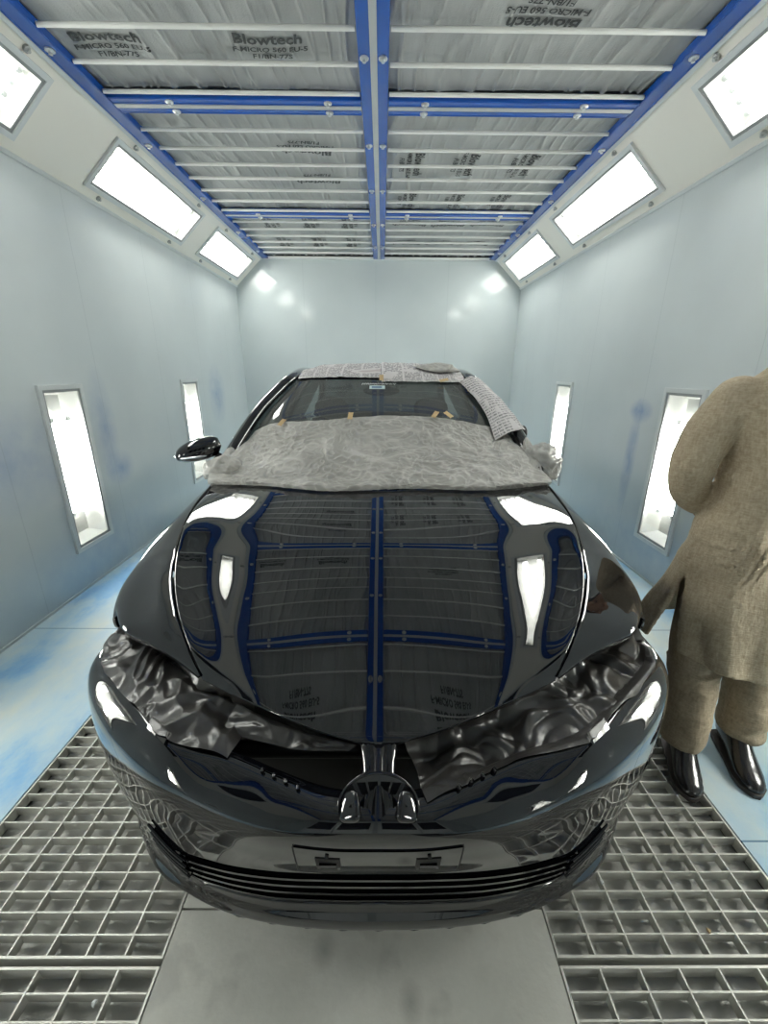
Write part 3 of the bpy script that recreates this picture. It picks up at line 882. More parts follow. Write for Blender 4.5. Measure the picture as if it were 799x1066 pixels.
# clips along the bumper's top flange
for s in (-1, 1):
    for k in range(4):
        q = bpt(.62, s * (.17 + .028 * k), .0) + Vector((0, -.002, .004))
        mb = MB(); mb.tube([q, q + Vector((0, -.003, .006)), q + Vector((0, -.001, .010))], [.006, .005, .002], 8)
        mb.build('flange_clip', M['gloss_black'], bumper, 50)
    q0, q1 = bpt(.95, s * .485, .004), bpt(.95, s * .545, .004)
    mb = MB(); mb.obox(q0 + Vector((0, 0, .001)), q1 - q0, (0, .028, .004), (0, -.002, .007)); mb.build('flange_tab', M['paint'], bumper, 40)
# bay panel behind the openings
P = [(0, .84), (.3, .90), (.5, 1.01), (.68, 1.16), (.82, 1.36)]
P = [(-a, b) for a, b in reversed(P[1:])] + P
mb = MB(); mb.slab([[(X(a), b, z) for a, b in P] for z in (.24, .40, .55, .655)], (0, .02, 0)); mb.build('radiator_panel', M['dark_metal'], CAR, 30)
mb = MB(); mb.tube([(X(-.42), .84, .56), (X(.42), .84, .56)], .022, 10); mb.build('crash_bar', M['dark_metal'], CAR, 40)

# ---- glasshouse
WS = [
    [(0, 1.83, 1.020), (.35, 1.88, 1.022), (.62, 2.03, 1.040), (.745, 2.17, 1.075)],
    [(0, 2.01, 1.145), (.32, 2.05, 1.146), (.57, 2.17, 1.155), (.69, 2.285, 1.175)],
    [(0, 2.19, 1.262), (.30, 2.22, 1.262), (.53, 2.31, 1.267), (.635, 2.40, 1.275)],
    [(0, 2.375, 1.365), (.275, 2.40, 1.365), (.475, 2.465, 1.366), (.57, 2.53, 1.366)],
    [(0, 2.56, 1.450), (.25, 2.575, 1.450), (.42, 2.61, 1.448), (.505, 2.66, 1.442)]]
WC = mirrored(WS)
mb = MB(); mb.grid(surf(WC, 28, 40)); windshield = mb.build('windshield', M['windshield'], CAR, 180)
def ws_pt(t, v, out=0.0):
    p = ev(WC, t, v); return p + Vector((0, -.53, .85)) * out
RF = [
    [(0, 2.56, 1.452), (.25, 2.575, 1.452), (.42, 2.61, 1.450), (.515, 2.66, 1.444)],
    [(0, 2.66, 1.492), (.25, 2.68, 1.490), (.42, 2.72, 1.483), (.525, 2.77, 1.464)],
    [(0, 2.85, 1.528), (.25, 2.87, 1.525), (.42, 2.90, 1.513), (.535, 2.94, 1.483)],
    [(0, 3.3, 1.547), (.25, 3.3, 1.543), (.42, 3.3, 1.530), (.54, 3.3, 1.495)],
    [(0, 3.85, 1.525), (.25, 3.85, 1.522), (.42, 3.85, 1.508), (.54, 3.8, 1.475)],
    [(0, 4.15, 1.470), (.25, 4.15, 1.468), (.42, 4.12, 1.455), (.535, 4.05, 1.425)]]
RC = mirrored(RF)
mb = MB(); mb.grid(surf(RC, 40, 40)); roof = mb.build('roof', M['paint'], CAR, 180)
RW = [[(0, 4.16, 1.462), (.3, 4.15, 1.458), (.52, 4.06, 1.42)], [(0, 4.42, 1.29), (.34, 4.40, 1.285), (.59, 4.32, 1.25)], [(0, 4.68, 1.08), (.38, 4.66, 1.08), (.66, 4.58, 1.06)]]
mb = MB(); mb.grid(surf(mirrored(RW), 14, 24)); mb.build('rear_window', M['windshield'], CAR, 180)
for s, w in ((-1, 'left'), (1, 'right')):
    def T(P): return [(X(s * a), b, c_) for a, b, c_ in P]
    mb = MB(); mb.tube(curve(T([(.775, 2.03, 1.035), (.768, 2.15, 1.105), (.690, 2.385, 1.278), (.61, 2.54, 1.385), (.555, 2.67, 1.452), (.552, 2.95, 1.487), (.558, 3.3, 1.497), (.556, 3.8, 1.475), (.548, 4.05, 1.425), (.60, 4.33, 1.25), (.70, 4.62, 1.06)]), 60), .027, 12, flat=1.25)
    mb.build('side_pillar', M['paint'], CAR, 180)
    mb = MB(); mb.tube(T([(.845, 3.36, .99), (.70, 3.37, 1.25), (.56, 3.38, 1.49)]), .035, 10, flat=.5); mb.build('centre_pillar', M['gloss_black'], CAR, 60)
    mb = MB(); mb.grid(surf([T([(.83, 2.22, 1.0), (.845, 3.33, 1.0)]), T([(.69, 2.45, 1.27), (.70, 3.34, 1.27)]), T([(.57, 2.72, 1.455), (.565, 3.35, 1.485)])], 10, 10)); mb.build('front_side_window', M['windshield'], CAR, 180)
    mb = MB(); mb.grid(surf([T([(.845, 3.40, 1.0), (.82, 4.35, 1.02)]), T([(.70, 3.40, 1.27), (.66, 4.25, 1.27)]), T([(.565, 3.41, 1.485), (.55, 4.02, 1.43)])], 10, 10)); mb.build('rear_side_window', M['windshield'], CAR, 180)
    def side_rows(ys):
        rows = []
        for y in ys:
            b = .235
            d = abs(y - 4.20)
            if d < .375: b = max(b, .32 + math.sqrt(max(.375 ** 2 - d * d, 0)))
            f = min(max((y - 4.3) / .85, 0), 1); inn = .05 * f * f
            zt = 1.0 + .05 * min(max((y - 2.2) / 2.0, 0), 1)
            top = [(.83 - inn, zt), (.862 - inn, zt - .035), (.882 - inn, zt - .15), (.893 - inn, .74), (.896 - inn, max(.55, b + .05) if b < .66 else b + .02), (.886 - inn, b)]
            rows.append(T([(a, y, c_) for a, c_ in top]))
        return rows
    for nm, y0, y1, k in (('front_door', 2.295, 3.365, 12), ('rear_door', 3.375, 4.10, 16), ('quarter_panel', 4.11, 5.02, 30)):
        mb = MB(); mb.grid(surf(side_rows([y0 + (y1 - y0) * i / k for i in range(k + 1)]), k * 2, 20)); d = mb.build(nm, M['paint'], CAR, 180)
        if 'door' in nm:
            h = MB(); yy = y1 - .16; h.tube(T([(.885, yy - .11, .90), (.915, yy - .08, .902), (.915, yy + .08, .905), (.885, yy + .11, .905)]), .011, 8); h.build('handle', M['paint'], d, 60)
    mb = MB(); mb.tube(T([(.84, 1.9, .22), (.845, 3.0, .21), (.84, 3.8, .22)]), .035, 10, flat=1.4); mb.build('sill', M['satin_black'], CAR, 60)
    # wheels
    for yw, which in ((1.50, 'front'), (4.20, 'rear')):
        wt = bpy.data.objects.new('wheel', None); link(wt); setparent(wt, CAR)
        ty = MB(); prof = [(.20, -.098), (.235, -.108), (.29, -.112), (.313, -.095), (.32, -.06), (.32, .06), (.313, .095), (.29, .112), (.235, .108), (.20, .098)]
        xo = s * .775
        ringset = [[Vector((X(xo + p[1]), yw + p[0] * math.cos(a), .32 + p[0] * math.sin(a))) for a in [2 * PI * q / 40 for q in range(40)]] for p in prof]
        ty.rings(ringset + [ringset[0]], caps=False); o = ty.build('tyre', M['rubber'], None, 50); setparent(o, wt)
        ri = MB(); out = xo + s * .07
        rr = [[Vector((X(x), yw + r * math.cos(a), .32 + r * math.sin(a))) for a in [2 * PI * q / 40 for q in range(40)]] for r, x in ((.205, xo - s * .09), (.205, xo + s * .095), (.19, xo + s * .085), (.19, xo - s * .08))]
        ri.rings(rr + [rr[0]], caps=False)
        for q in range(10):
            a = 2 * PI * q / 10
            d1 = Vector((0, math.cos(a), math.sin(a))); cc = Vector((X(out), yw, .32))
            ri.tube([cc + d1 * .03, cc + d1 * .12 + Vector((s * .012, 0, 0)), cc + d1 * .195], [.016, .012, .014], 8)
        ri.tube([(X(out - s * .02), yw, .32), (X(out + s * .02), yw, .32)], [.045, .035], 16)
        o = ri.build('rim', M['alloy'], None, 40); setparent(o, wt)
    # wheel-arch liners
    for yw in (1.50, 4.20):
        Gq = [[(X(s * a), yw + .365 * math.cos(t), .32 + .362 * math.sin(t)) for a in (.60, .74, .872)] for t in [PI * q / 20 for q in range(21)]]
        mb = MB(); mb.grid(Gq); mb.build('arch_liner', M['satin_black'], CAR, 180)
    tl = MB(); tl.slab([[(X(s * a), b, z) for a, b in ((.62, 5.135), (.76, 5.085), (.845, 4.96))] for z in (.78, .86, .95)], (0, -.02, 0)); tl.build('tail_lamp', mat('red_lamp_lens_' + w, (.30, .01, .01), .1), CAR, 40)
# boot and tail
mb = MB(); mb.grid(surf(mirrored([[(0, 4.66, 1.085), (.4, 4.65, 1.08), (.75, 4.5, 1.03)], [(0, 4.9, 1.085), (.4, 4.9, 1.08), (.80, 4.8, 1.02)], [(0, 5.10, 1.06), (.4, 5.09, 1.055), (.80, 4.95, 1.00)], [(0, 5.14, .90), (.4, 5.13, .90), (.83, 4.98, .88)], [(0, 5.12, .62), (.4, 5.11, .62), (.85, 4.96, .62)]]), 24, 24)); mb.build('trunk_lid', M['paint'], CAR, 180)
mb = MB(); mb.grid(surf(mirrored([[(0, 5.12, .66), (.4, 5.11, .66), (.80, 5.0, .66), (.85, 4.6, .66)], [(0, 5.2, .58), (.4, 5.19, .58), (.82, 5.06, .58), (.87, 4.62, .58)], [(0, 5.2, .38), (.4, 5.19, .38), (.82, 5.05, .38), (.87, 4.6, .38)], [(0, 5.12, .22), (.4, 5.11, .22), (.78, 5.0, .22), (.84, 4.6, .22)]]), 20, 30)); mb.build('rear_bumper', M['paint'], CAR, 180)
mb = MB(); mb.box(X(-.74), X(.74), 1.15, 4.95, .19, .24); mb.build('underbody', M['satin_black'], CAR, 40)
mb = MB(); mb.box(X(-.73), X(.73), 1.93, 2.02, .3, 1.0); mb.build('bulkhead', M['satin_black'], CAR, 40)
# cabin
mb = MB(); mb.slab([[(X(a), b, z) for a in (-.68, -.35, 0, .35, .68)] for b, z in ((2.02, 1.02), (2.25, 1.045), (2.45, 1.02), (2.52, .92), (2.50, .70))], (0, .05, -.06)); mb.build('dashboard', M['cabin'], CAR, 40)
for s in (-1, 1):
    st = bpy.data.objects.new('car_seat', None); link(st); setparent(st, CAR)
    mb = MB(); mb.rings([[Vector((X(s * .37 + .24 * math.cos(a) * w_), 3.05 + dy + .075 * math.sin(a), z)) for a in [2 * PI * q / 20 for q in range(20)]] for z, w_, dy in ((.5, .95, 0), (.7, 1.05, .04), (.95, 1.0, .10), (1.1, .85, .15), (1.14, .6, .16))]); o = mb.build('backrest', M['seat'], None, 50); setparent(o, st)
    mb = MB(); mb.ball((X(s * .37), 3.22, 1.24), .13, .055, .085); mb.tube([(X(s * .37 - .05), 3.21, 1.1), (X(s * .37 - .05), 3.22, 1.2)], .008, 8); o = mb.build('headrest', M['seat'], None, 180); setparent(o, st)
    mb = MB(); mb.rings([[Vector((X(s * .37 + .25 * math.cos(a)), 2.78 + .26 * math.sin(a), z)) for a in [2 * PI * q / 20 for q in range(20)]] for z in (.35, .42, .5, .53)]); o = mb.build('cushion', M['seat'], None, 50); setparent(o, st)
mb = MB(); mb.tube([(X(.37) + .18 * math.cos(a), 2.60 - .05 * math.sin(a), 1.0 + .17 * math.sin(a)) for a in [2 * PI * q / 30 for q in range(31)]], .014, 8, caps=False)
for a in (.1, PI - .1, -PI / 2): mb.tube([(X(.37), 2.60, 1.0), (X(.37) + .17 * math.cos(a), 2.60 - .05 * math.sin(a), 1.0 + .16 * math.sin(a))], .014, 8)
mb.build('steering_wheel', M['cabin'], CAR, 50)
mb = MB(); mb.ball((XC, 2.62, 1.39), .11, .018, .032); mb.tube([(XC, 2.60, 1.40), (XC, 2.57, 1.44)], .01, 8); mb.build('rear_view_mirror', M['satin_black'], CAR, 50)
# wipers hidden mostly under the film
for a, b in ((-.60, -.02), (-.08, .52)):
    mb = MB(); mb.tube([(X(a), 1.93, 1.02), (X((a + b) / 2), 1.875, 1.03), (X(b), 1.862, 1.03)], .007, 8); mb.build('wiper', M['satin_black'], CAR, 50)
# sticker and white scribble at the top of the windscreen
Gs = [[ws_pt(.865 + .05 * i / 2, .5 - .042 + .055 * j / 6, .002) for j in range(7)] for i in range(3)]
mb = MB(); mb.slab(Gs, (0, .0015, -.001)); stk = mb.build('windshield_sticker', M['sticker'], windshield, 40, 'pale sticker')
Gs = [[ws_pt(.878 + .022 * i, .5 - .034 + .036 * j / 6, .003) for j in range(7)] for i in range(2)]
mb = MB(); mb.slab(Gs, (0, .001, -.0005)); mb.build('sticker_print', M['sticker_ink'], stk, 40)
mb = MB()
for k in range(9):
    v0 = .5 - .070 + .014 * k
    mb.tube([ws_pt(.925 + .022 * abs(math.sin(k * 1.7 + q * 1.1)), v0 + .0028 * q, .003) for q in range(5)], .0022, 6)
mb.build('windshield_decal', M['white_ink'], windshield, 60, 'white scribbled decal')
# left side mirror
mr = MB()
c = Vector((X(-.940), 2.16, 1.105))
rings = []
for i in range(15):
    a = -1 + 2 * i / 14
    r = math.sqrt(max(1 - a * a, 0.0)) ** .75
    x = a * .108
    rings.append([Vector((c.x + x, c.y - .01 + .062 * r * math.cos(t) * (1.0 if math.cos(t) < 0 else .55) + (.03 * a), c.z + .012 * a * 2 + (.066 + .008 * a) * r * math.sin(t) * (1 if math.sin(t) > 0 else .8))) for t in [2 * PI * q / 24 for q in range(24)]])
mr.rings(rings); mir = mr.build('side_mirror', M['paint'], CAR, 60)
mb = MB(); mb.tube([c + Vector((.07, .02, -.03)), c + Vector((.13, .03, -.07)), (X(-.80), 2.22, 1.02)], [.026, .022, .030], 10, flat=.6); mb.build('mirror_arm', M['gloss_black'], mir, 60)
mb = MB(); mb.tube(curve([c + Vector((-.118, -.035, -.020)), c + Vector((-.08, -.068, -.028)), c + Vector((.0, -.076, -.022)), c + Vector((.06, -.066, -.014))], 12), [.002] + [.006] * 11 + [.002], 8); mb.build('turn_signal', M['alloy'], mir, 60)

# ------------------------------------------------------------------ masking on the car
def crease(p, sc, seed):
    """big soft folds meeting in sharp creases"""
    o = Vector((seed, seed * 2, 0))
    d = Vector((noise.noise(p * sc * .7 + o), noise.noise(p * sc * .7 + o * 1.7), noise.noise(p * sc * .7 - o))) * .10
    q = p + d
    a = 1 - 2 * abs(noise.noise(q * sc + o)); b = 1 - 2 * abs(noise.noise(q * sc * 2.1 - o)); c = noise.noise(q * sc * .5 + o * 3)
    return .55 * a + .26 * b + .5 * c
def wrinkle(p, sc, seed):
    """fine pulled wrinkles of thin film"""
    o = Vector((seed, seed * 2, 0))
    s_ = Vector((p.x * .55 + .22 * p.y, p.y * 1.1, p.z * 1.1))
    d = Vector((noise.noise(p * sc * .5 + o), noise.noise(p * sc * .5 + o * 1.7), 0)) * .16
    q = s_ + d
    a = 1 - 2 * abs(noise.noise(q * sc + o)); b = 1 - 2 * abs(noise.noise(q * sc * 2.6 - o)); e = 1 - 2 * abs(noise.noise(q * sc * 5.5 - o))
    return .36 * a + .34 * b + .22 * e + .4 * noise.noise(p * sc * .4 + o)
def crumple_sheet(ctrl, nu, nv, amp, sc, seed, edge=0.0, fine=False):
    G = surf(ctrl, nu, nv); out = []
    m, n = len(G), len(G[0])
    for i in range(m):
        r = []
        for j in range(n):
            p = G[i][j]
            du = G[min(i + 1, m - 1)][j] - G[max(i - 1, 0)][j]; dv = G[i][min(j + 1, n - 1)] - G[i][max(j - 1, 0)]
            nn = du.cross(dv).normalized() if du.cross(dv).length > 0 else Vector((0, 0, 1))
            e = min(i, m - 1 - i, j, n - 1 - j) / (min(m, n) * .12); e = min(1, e)
            h = (crease(p, sc, seed) if not fine else wrinkle(p, sc, seed))
            q = p + nn * (amp * h * (edge + (1 - edge) * e))
            q += Vector((noise.noise(p * 14 + Vector((seed, 0, 0))), noise.noise(p * 14 + Vector((0, seed, 5))), noise.noise(p * 14 + Vector((9, 0, seed))))) * amp * .35
            r.append(q)
        out.append(r)
    return out
# black plastic tucked into the lamp openings
U_ = [(.848, 1.25, .768), (.785, 1.155, .752), (.70, 1.095, .738), (.60, 1.02, .728), (.475, .915, .722), (.315, .835, .700), (.16, .768, .690), (.065, .745, .686)]
L_ = [(.858, 1.14, .690), (.80, 1.01, .700), (.665, .885, .702), (.58, .82, .697), (.485, .748, .690), (.335, .722, .668), (.215, .675, .662), (.10, .63, .658)]
def bag(s, i0, i1, seed, label, hang):
    rows = []
    for k, sh in enumerate(((-.012, .012, 0), (.018, .045, -.03), (.012, .060, -.02), (.0, .030, -.012), (0, -.008, .004))):
        f = k / 4
        sg = 1 if s < 0 else .6
        rows.append([(X(s * (a[0] * (1 - f) + b[0] * f)), a[1] * (1 - f) + b[1] * f + sh[1] * sg, a[2] * (1 - f) + b[2] * f + sh[2] * sg) for a, b in zip(U_[i0:i1], L_[i0:i1])])
    G = crumple_sheet(rows, 80, 220, .026, 8.5, seed, .35)
    mb = MB(); mb.grid(G); o = mb.build('black_plastic_sheet', M['bag'], None, 180)
    tag(o, label, 'plastic sheet', 'black plastic in the lamp openings')
    return o
bag(-1, 0, 6, 3.3, 'crumpled black plastic stuffed in the headlamp opening under the left side of the bonnet', 0)
bag(1, 0, 8, 8.1, 'shiny crumpled black plastic stuffed in the headlamp opening on the right, below the walking man', 0)
# flap of black plastic hanging from the bonnet lip on the left of the bracket
G = crumple_sheet([[(X(-.36), .855, .695), (X(-.24), .80, .688), (X(-.14), .762, .684), (X(-.05), .74, .682)], [(X(-.37), .84, .680), (X(-.25), .785, .680), (X(-.15), .75, .678), (X(-.06), .735, .678)], [(X(-.38), .80, .665), (X(-.27), .76, .668), (X(-.17), .735, .672), (X(-.07), .728, .675)]], 24, 60, .008, 16, 1.2, .5)
mb = MB(); mb.grid(G); o = mb.build('black_plastic_sheet', M['bag'], None, 180)
tag(o, 'dark plastic flap hanging from the bonnet lip beside the black latch bracket', 'plastic sheet', 'black plastic in the lamp openings')

# milky film over the windscreen foot
def film_ctrl():
    rows = [[], [], [], [], [], [], []]
    for k in range(13):
        v = k / 12; x = -.80 + 1.60 * v; q = (abs(x) / .80)
        tt = .505 - .27 * q ** 3 + .025 * math.sin(7 * x + 1.0)
        vv = .5 + (v - .5) * .99
        hy = 1.745 + .13 * q * q + .018 * math.sin(9 * x + .5)
        hz_ = 1.002 - .018 * q - .02 * max(q - .9, 0)
        rows[0].append((X(x * .985), hy, hz_ + .006))
        rows[1].append((X(x), hy + .004, hz_ + .040))
        rows[2].append((X(x), hy + .075 + .03 * q, hz_ + .066 + .012 * math.sin(5 * x)))
        for r, f in ((3, .22), (4, .5), (5, .8), (6, 1.0)):
            t = .03 + (tt - .03) * f
            p = ws_pt(t, vv, .026 - .012 * f)
            if r == 3: p += Vector((0, -.012, .010))
            rows[r].append(tuple(p))
    return rows
G = crumple_sheet(film_ctrl(), 140, 300, .014, 8, 5.5, .35, True)
mb = MB(); mb.grid(G); o = FILM = mb.build('masking_film', M['film'], None, 180)
tag(o, 'crumpled milky plastic film taped over the lower windscreen', 'masking film')
def lump(name, label, cat, c, r, m, seed, amp, group=None):
    mb = MB(); mb.ball(c, *r, n=48, m=30); c = Vector(c)
    mb.v = [c + (p - c) * (1 + amp * ridge(p * 14 + Vector((seed, 0, 0)), 3)) for p in mb.v]
    o = mb.build(name, m, None, 180); return tag(o, label, cat, group)
def part_lump(name, parent, *a):
    o = lump(name, None, None, *a); setparent(o, parent); return o
part_lump('film_bunch', FILM, (X(-.765), 2.03, 1.035), (.085, .075, .055), M['film'], 2.2, .30)
part_lump('film_bunch', FILM, (X(.83), 2.13, 1.045), (.075, .075, .085), M['film'], 6.2, .28)
part_lump('mirror_stub', CAR, (X(.80), 2.42, 1.155), (.035, .03, .045), M['satin_black'], 1.1, .25)
lump('plastic_bag', 'crumpled clear plastic bag lying on the car roof', 'plastic bag', (X(.34), 2.72, 1.510), (.10, .06, .030), M['film'], 4.4, .30)

# newspapers
def paper(name, label, G, th=(0, 0, .0012)):
    mb = MB(); mb.slab(G, th); o = mb.build(name, M['news'], None, 60)
    m, n = len(G), len(G[0])
    uv = o.data.uv_layers.new(name='UVMap')
    idx = {}
    for lp in o.data.loops:
        k = lp.vertex_index % (m * n); i, j = divmod(k, n)
        uv.data[lp.index].uv = (j / (n - 1), 1 - i / (m - 1))
    return tag(o, label, 'newspaper', 'newspapers taped over the glass')
def roof_pt(u, v, out):
    p = ev(RC, u, v); return p + Vector((0, 0, out))
def warp(p, a, seed): return p + Vector((0, 0, abs(a * fbm(p * 9 + Vector((seed, 0, 0)), 3))))
paper('newspaper_sheet', 'newspaper sheet on the left half of the roof edge', [[warp(roof_pt(.03 + .62 * i / 20, .02 + .479 * j / 40, .006), .010, 1) for j in range(41)] for i in range(21)])
G = []
for i in range(21):
    r = []
    for j in range(41):
        v = .50 + .475 * j / 40
        if i < 5: p = ws_pt(.955 + .045 * i / 5, v, .010) + Vector((0, 0, 0))
        else: p = roof_pt(.60 * (i - 5) / 15, v, .010)
        r.append(warp(p, .010, 7))
    G.append(r)
paper('newspaper_sheet', 'newspaper sheet on the right half of the roof edge, under the clear bag', G)
G = []
for i in range(25):
    f = i / 24; t = .93 - .70 * f
    a_, b_ = ws_pt(t, .865 + .02 * math.sin(4 * f), .020), ws_pt(t, 1.0, .012) + Vector((.055 + .03 * f, .01, .028))
    G.append([warp(a_.lerp(b_, j / 8) + Vector((0, -.5, .85)) * (.022 * math.sin(PI * j / 8)), .008, 3) for j in range(9)])
paper('newspaper_sheet', 'newspaper strip taped down the right windscreen pillar', G)
G = [[(X(.865 - .10 * i / 6 + .02 * math.sin(j)), 2.55 + .16 * j / 6, 1.06 + .20 * i / 6) for j in range(7)] for i in range(7)]
paper('newspaper_sheet', 'small newspaper piece standing behind the right windscreen pillar', G, (.0015, 0, 0))

# bits of masking tape
def tape(p, ang, ln, wd, label, nrm=Vector((0, -.53, .85))):
    nrm = nrm.normalized(); u = Vector((math.cos(ang), 0, 0)); v = nrm.cross(Vector((1, 0, 0))).normalized() * 1
    d = Vector((1, 0, 0)) * math.cos(ang) + v * math.sin(ang); e = nrm.cross(d)
    G = [[p + d * (ln * (i / 6 - .5)) + e * (wd * (j / 3 - .5)) + nrm * (.002 + .004 * abs(math.sin(i * 1.3 + j))) for j in range(4)] for i in range(7)]
    mb = MB(); mb.slab(G, nrm * -.001); o = mb.build('masking_tape', M['tape'], None, 60)
    tag(o, label, 'tape', 'bits of masking tape on the car')
for v, t, ang, lab in ((.19, .40, 1.2, 'tan tape bit on the film edge, nearest the side mirror'), (.415, .50, 1.5, 'tan tape bit on the film edge below the windscreen sticker'), (.655, .515, 1.1, 'upright tan tape bit on the film edge right of the sticker'), (.70, .51, 2.2, 'slanted tan tape bit touching its neighbour on the film edge'), (.89, .33, 1.9, 'tan tape bit on the film beside the pillar newspaper'), (.50, .985, 1.57, 'tan tape bit holding the roof newspapers at the centre'), (.76, .95, .4, 'tan tape bit at the newspaper edge under the clear bag'), (.925, .80, .9, 'tan tape bit at the top of the pillar newspaper')):
    tape(ws_pt(t, v, .022), ang, .055, .024, lab)

# keep every sheet clear above the bodywork
from mathutils.bvhtree import BVHTree
def car_bvh(names):
    dg = bpy.context.evaluated_depsgraph_get(); vs, fs = [], []
    for o in CAR.children_recursive:
        if o.type == 'MESH' and o.name.split('.')[0] in names:
            me = o.evaluated_get(dg).to_mesh(); b = len(vs)
            vs += [v.co.copy() for v in me.vertices]; fs += [tuple(b + i for i in q.vertices) for q in me.polygons]
            o.evaluated_get(dg).to_mesh_clear()
    return BVHTree.FromPolygons(vs, fs)
bpy.context.view_layer.update()
CB = car_bvh({'hood', 'windshield', 'roof', 'side_pillar', 'fender', 'front_side_window', 'windshield_sticker', 'front_door', 'wiper', 'bulkhead', 'mirror_arm', 'dashboard'})
BB = car_bvh({'bumper', 'flange_tab', 'flange_clip'})
for o in COL.objects:
    nm = o.name.split('.')[0]
    if nm in ('masking_film', 'newspaper_sheet', 'plastic_bag', 'masking_tape', 'film_bunch', 'black_plastic_sheet'):
        gap = {'masking_film': .007, 'film_bunch': .004, 'black_plastic_sheet': .003, 'newspaper_sheet': .005, 'plastic_bag': .024, 'masking_tape': .009}[nm]
        T_, lim = (BB, .035) if nm[0] == 'b' else (CB, .16)
        for v in o.data.vertices:
            h, _n, _i, _d = T_.ray_cast(Vector((v.co.x, v.co.y, 2.2)), Vector((0, 0, -1)))
            if h is not None and v.co.z < h.z + gap and h.z - v.co.z < lim: v.co.z = h.z + gap + .3 * max(0, min(.012, .006 + v.co.z - h.z))
        o.data.update()

# thin-film folds: denser, and wrinkle highlights painted in paler; strength kept per vertex
for o in COL.objects:
    if o.type == 'MESH' and o.data.materials and o.data.materials[0] is M['film']:
        at = o.data.attributes.new('fold', 'FLOAT', 'POINT')
        vals = []
        for v in o.data.vertices:
            p = v.co
            d = Vector((noise.noise(p * 6), noise.noise(p * 6 + Vector((7, 3, 1))), noise.noise(p * 6 - Vector((2, 8, 4))))) * .07
            q = Vector((p.x * .8 + .35 * p.y, p.y * .9 - .25 * p.x, p.z)) + d
            f = max((1 - abs(noise.noise(q * 13)) * 3.2), 0) ** 2 * .55
            f = max(f, max((1 - abs(noise.noise(q * 29 + Vector((5, 2, 9)))) * 3.2), 0) ** 2 * .50)
            f += .30 * noise.noise(p * 5 + Vector((1, 9, 2))) + .12
            vals.append(min(max(f, 0), 1))
        at.data.foreach_set('value', vals)
# ------------------------------------------------------------------ the walking man at the right
MAN = thing('person', 'man in a tan tunic and trousers walking past the car, hands behind his back', 'person', (1.42, 1.36, 0))
def ell(cx, cy, z, rx, ry, n=28, yaw=0.0, tilt=(0, 0)):
    ca, sa = math.cos(yaw), math.sin(yaw); out = []
    for k in range(n):
        t = 2 * PI * k / n; u, v = rx * math.cos(t), ry * math.sin(t)
        out.append(Vector((cx + u * ca - v * sa, cy + u * sa + v * ca, z + tilt[0] * u + tilt[1] * v)))
    return out
def limb(mb, pts, rad, n=14):
    P = curve(pts, 4 * (len(pts) - 1)); R_ = []
    m = len(pts) - 1
    for i in range(len(P)):
        x = i / (len(P) - 1) * m; k = min(int(x), m - 1); f = x - k; R_.append(rad[k] * (1 - f) + rad[k + 1] * f)
    mb.tube(P, R_, n)
    mb.ball(P[0], R_[0], n=n, m=8); mb.ball(P[-1], R_[-1], n=n, m=8)
def remesh(mb, name, m, parent, vox, it=4, disp=None):
    o = obj(name, mb.v, mb.f, m, None)
    mod(o, 'REMESH', mode='VOXEL', voxel_size=vox, use_smooth_shade=True)
    mod(o, 'SMOOTH', factor=.5, iterations=it)
    apply_mods(o)
    if disp:
        for v in o.data.vertices:
            v.co = v.co + v.normal * disp(v.co)
        o.data.update()
    if parent is not None: setparent(o, parent)
    return o

SHR, ELR, WRR = (1.262, 1.46, 1.415), (1.212, 1.53, 1.10), (1.445, 1.625, .985)
SHL, ELL, WRL = (1.535, 1.41, 1.425), (1.600, 1.50, 1.11), (1.50, 1.625, .985)
NECK = (1.405, 1.425, 1.50)
HD = Vector((1.425, 1.375, 1.675))
b = MB()
# trunk, neck
b.rings([ell(*r) for r in ((1.45, 1.46, .84, .10, .09), (1.45, 1.46, .90, .165, .115), (1.447, 1.458, 1.0, .160, .11), (1.44, 1.452, 1.12, .128, .105), (1.43, 1.445, 1.26, .130, .115), (1.41, 1.44, 1.38, .150, .112), (1.402, 1.438, 1.45, .13, .09), (1.404, 1.43, 1.50, .068, .066), (1.412, 1.41, 1.56, .058, .06), (1.42, 1.40, 1.62, .054, .058))])
limb(b, [SHR, (1.212, 1.495, 1.26), ELR, (1.30, 1.578, 1.035), WRR], [.056, .048, .042, .038, .030]); limb(b, [SHL, (1.572, 1.46, 1.26), ELL, (1.56, 1.57, 1.04), WRL], [.056, .048, .042, .038, .030])
limb(b, [(1.405, 1.44, 1.42), SHR], [.07, .058]); limb(b, [(1.405, 1.44, 1.42), SHL], [.07, .058])
limb(b, [(1.365, 1.455, .90), (1.315, 1.39, .50), (1.288, 1.352, .10)], [.088, .056, .034])
limb(b, [(1.535, 1.455, .90), (1.575, 1.38, .50), (1.530, 1.385, .12)], [.088, .056, .034])
for a, t in (((1.288, 1.352, .10), (1.212, 1.17, .034)), ((1.530, 1.385, .12), (1.468, 1.16, .034))):
    limb(b, [a, (a[0] * .72 + t[0] * .28, a[1] * .72 + t[1] * .28, .062), ((a[0] + t[0]) / 2, (a[1] + t[1]) / 2, .046), t], [.034, .032, .026, .018])
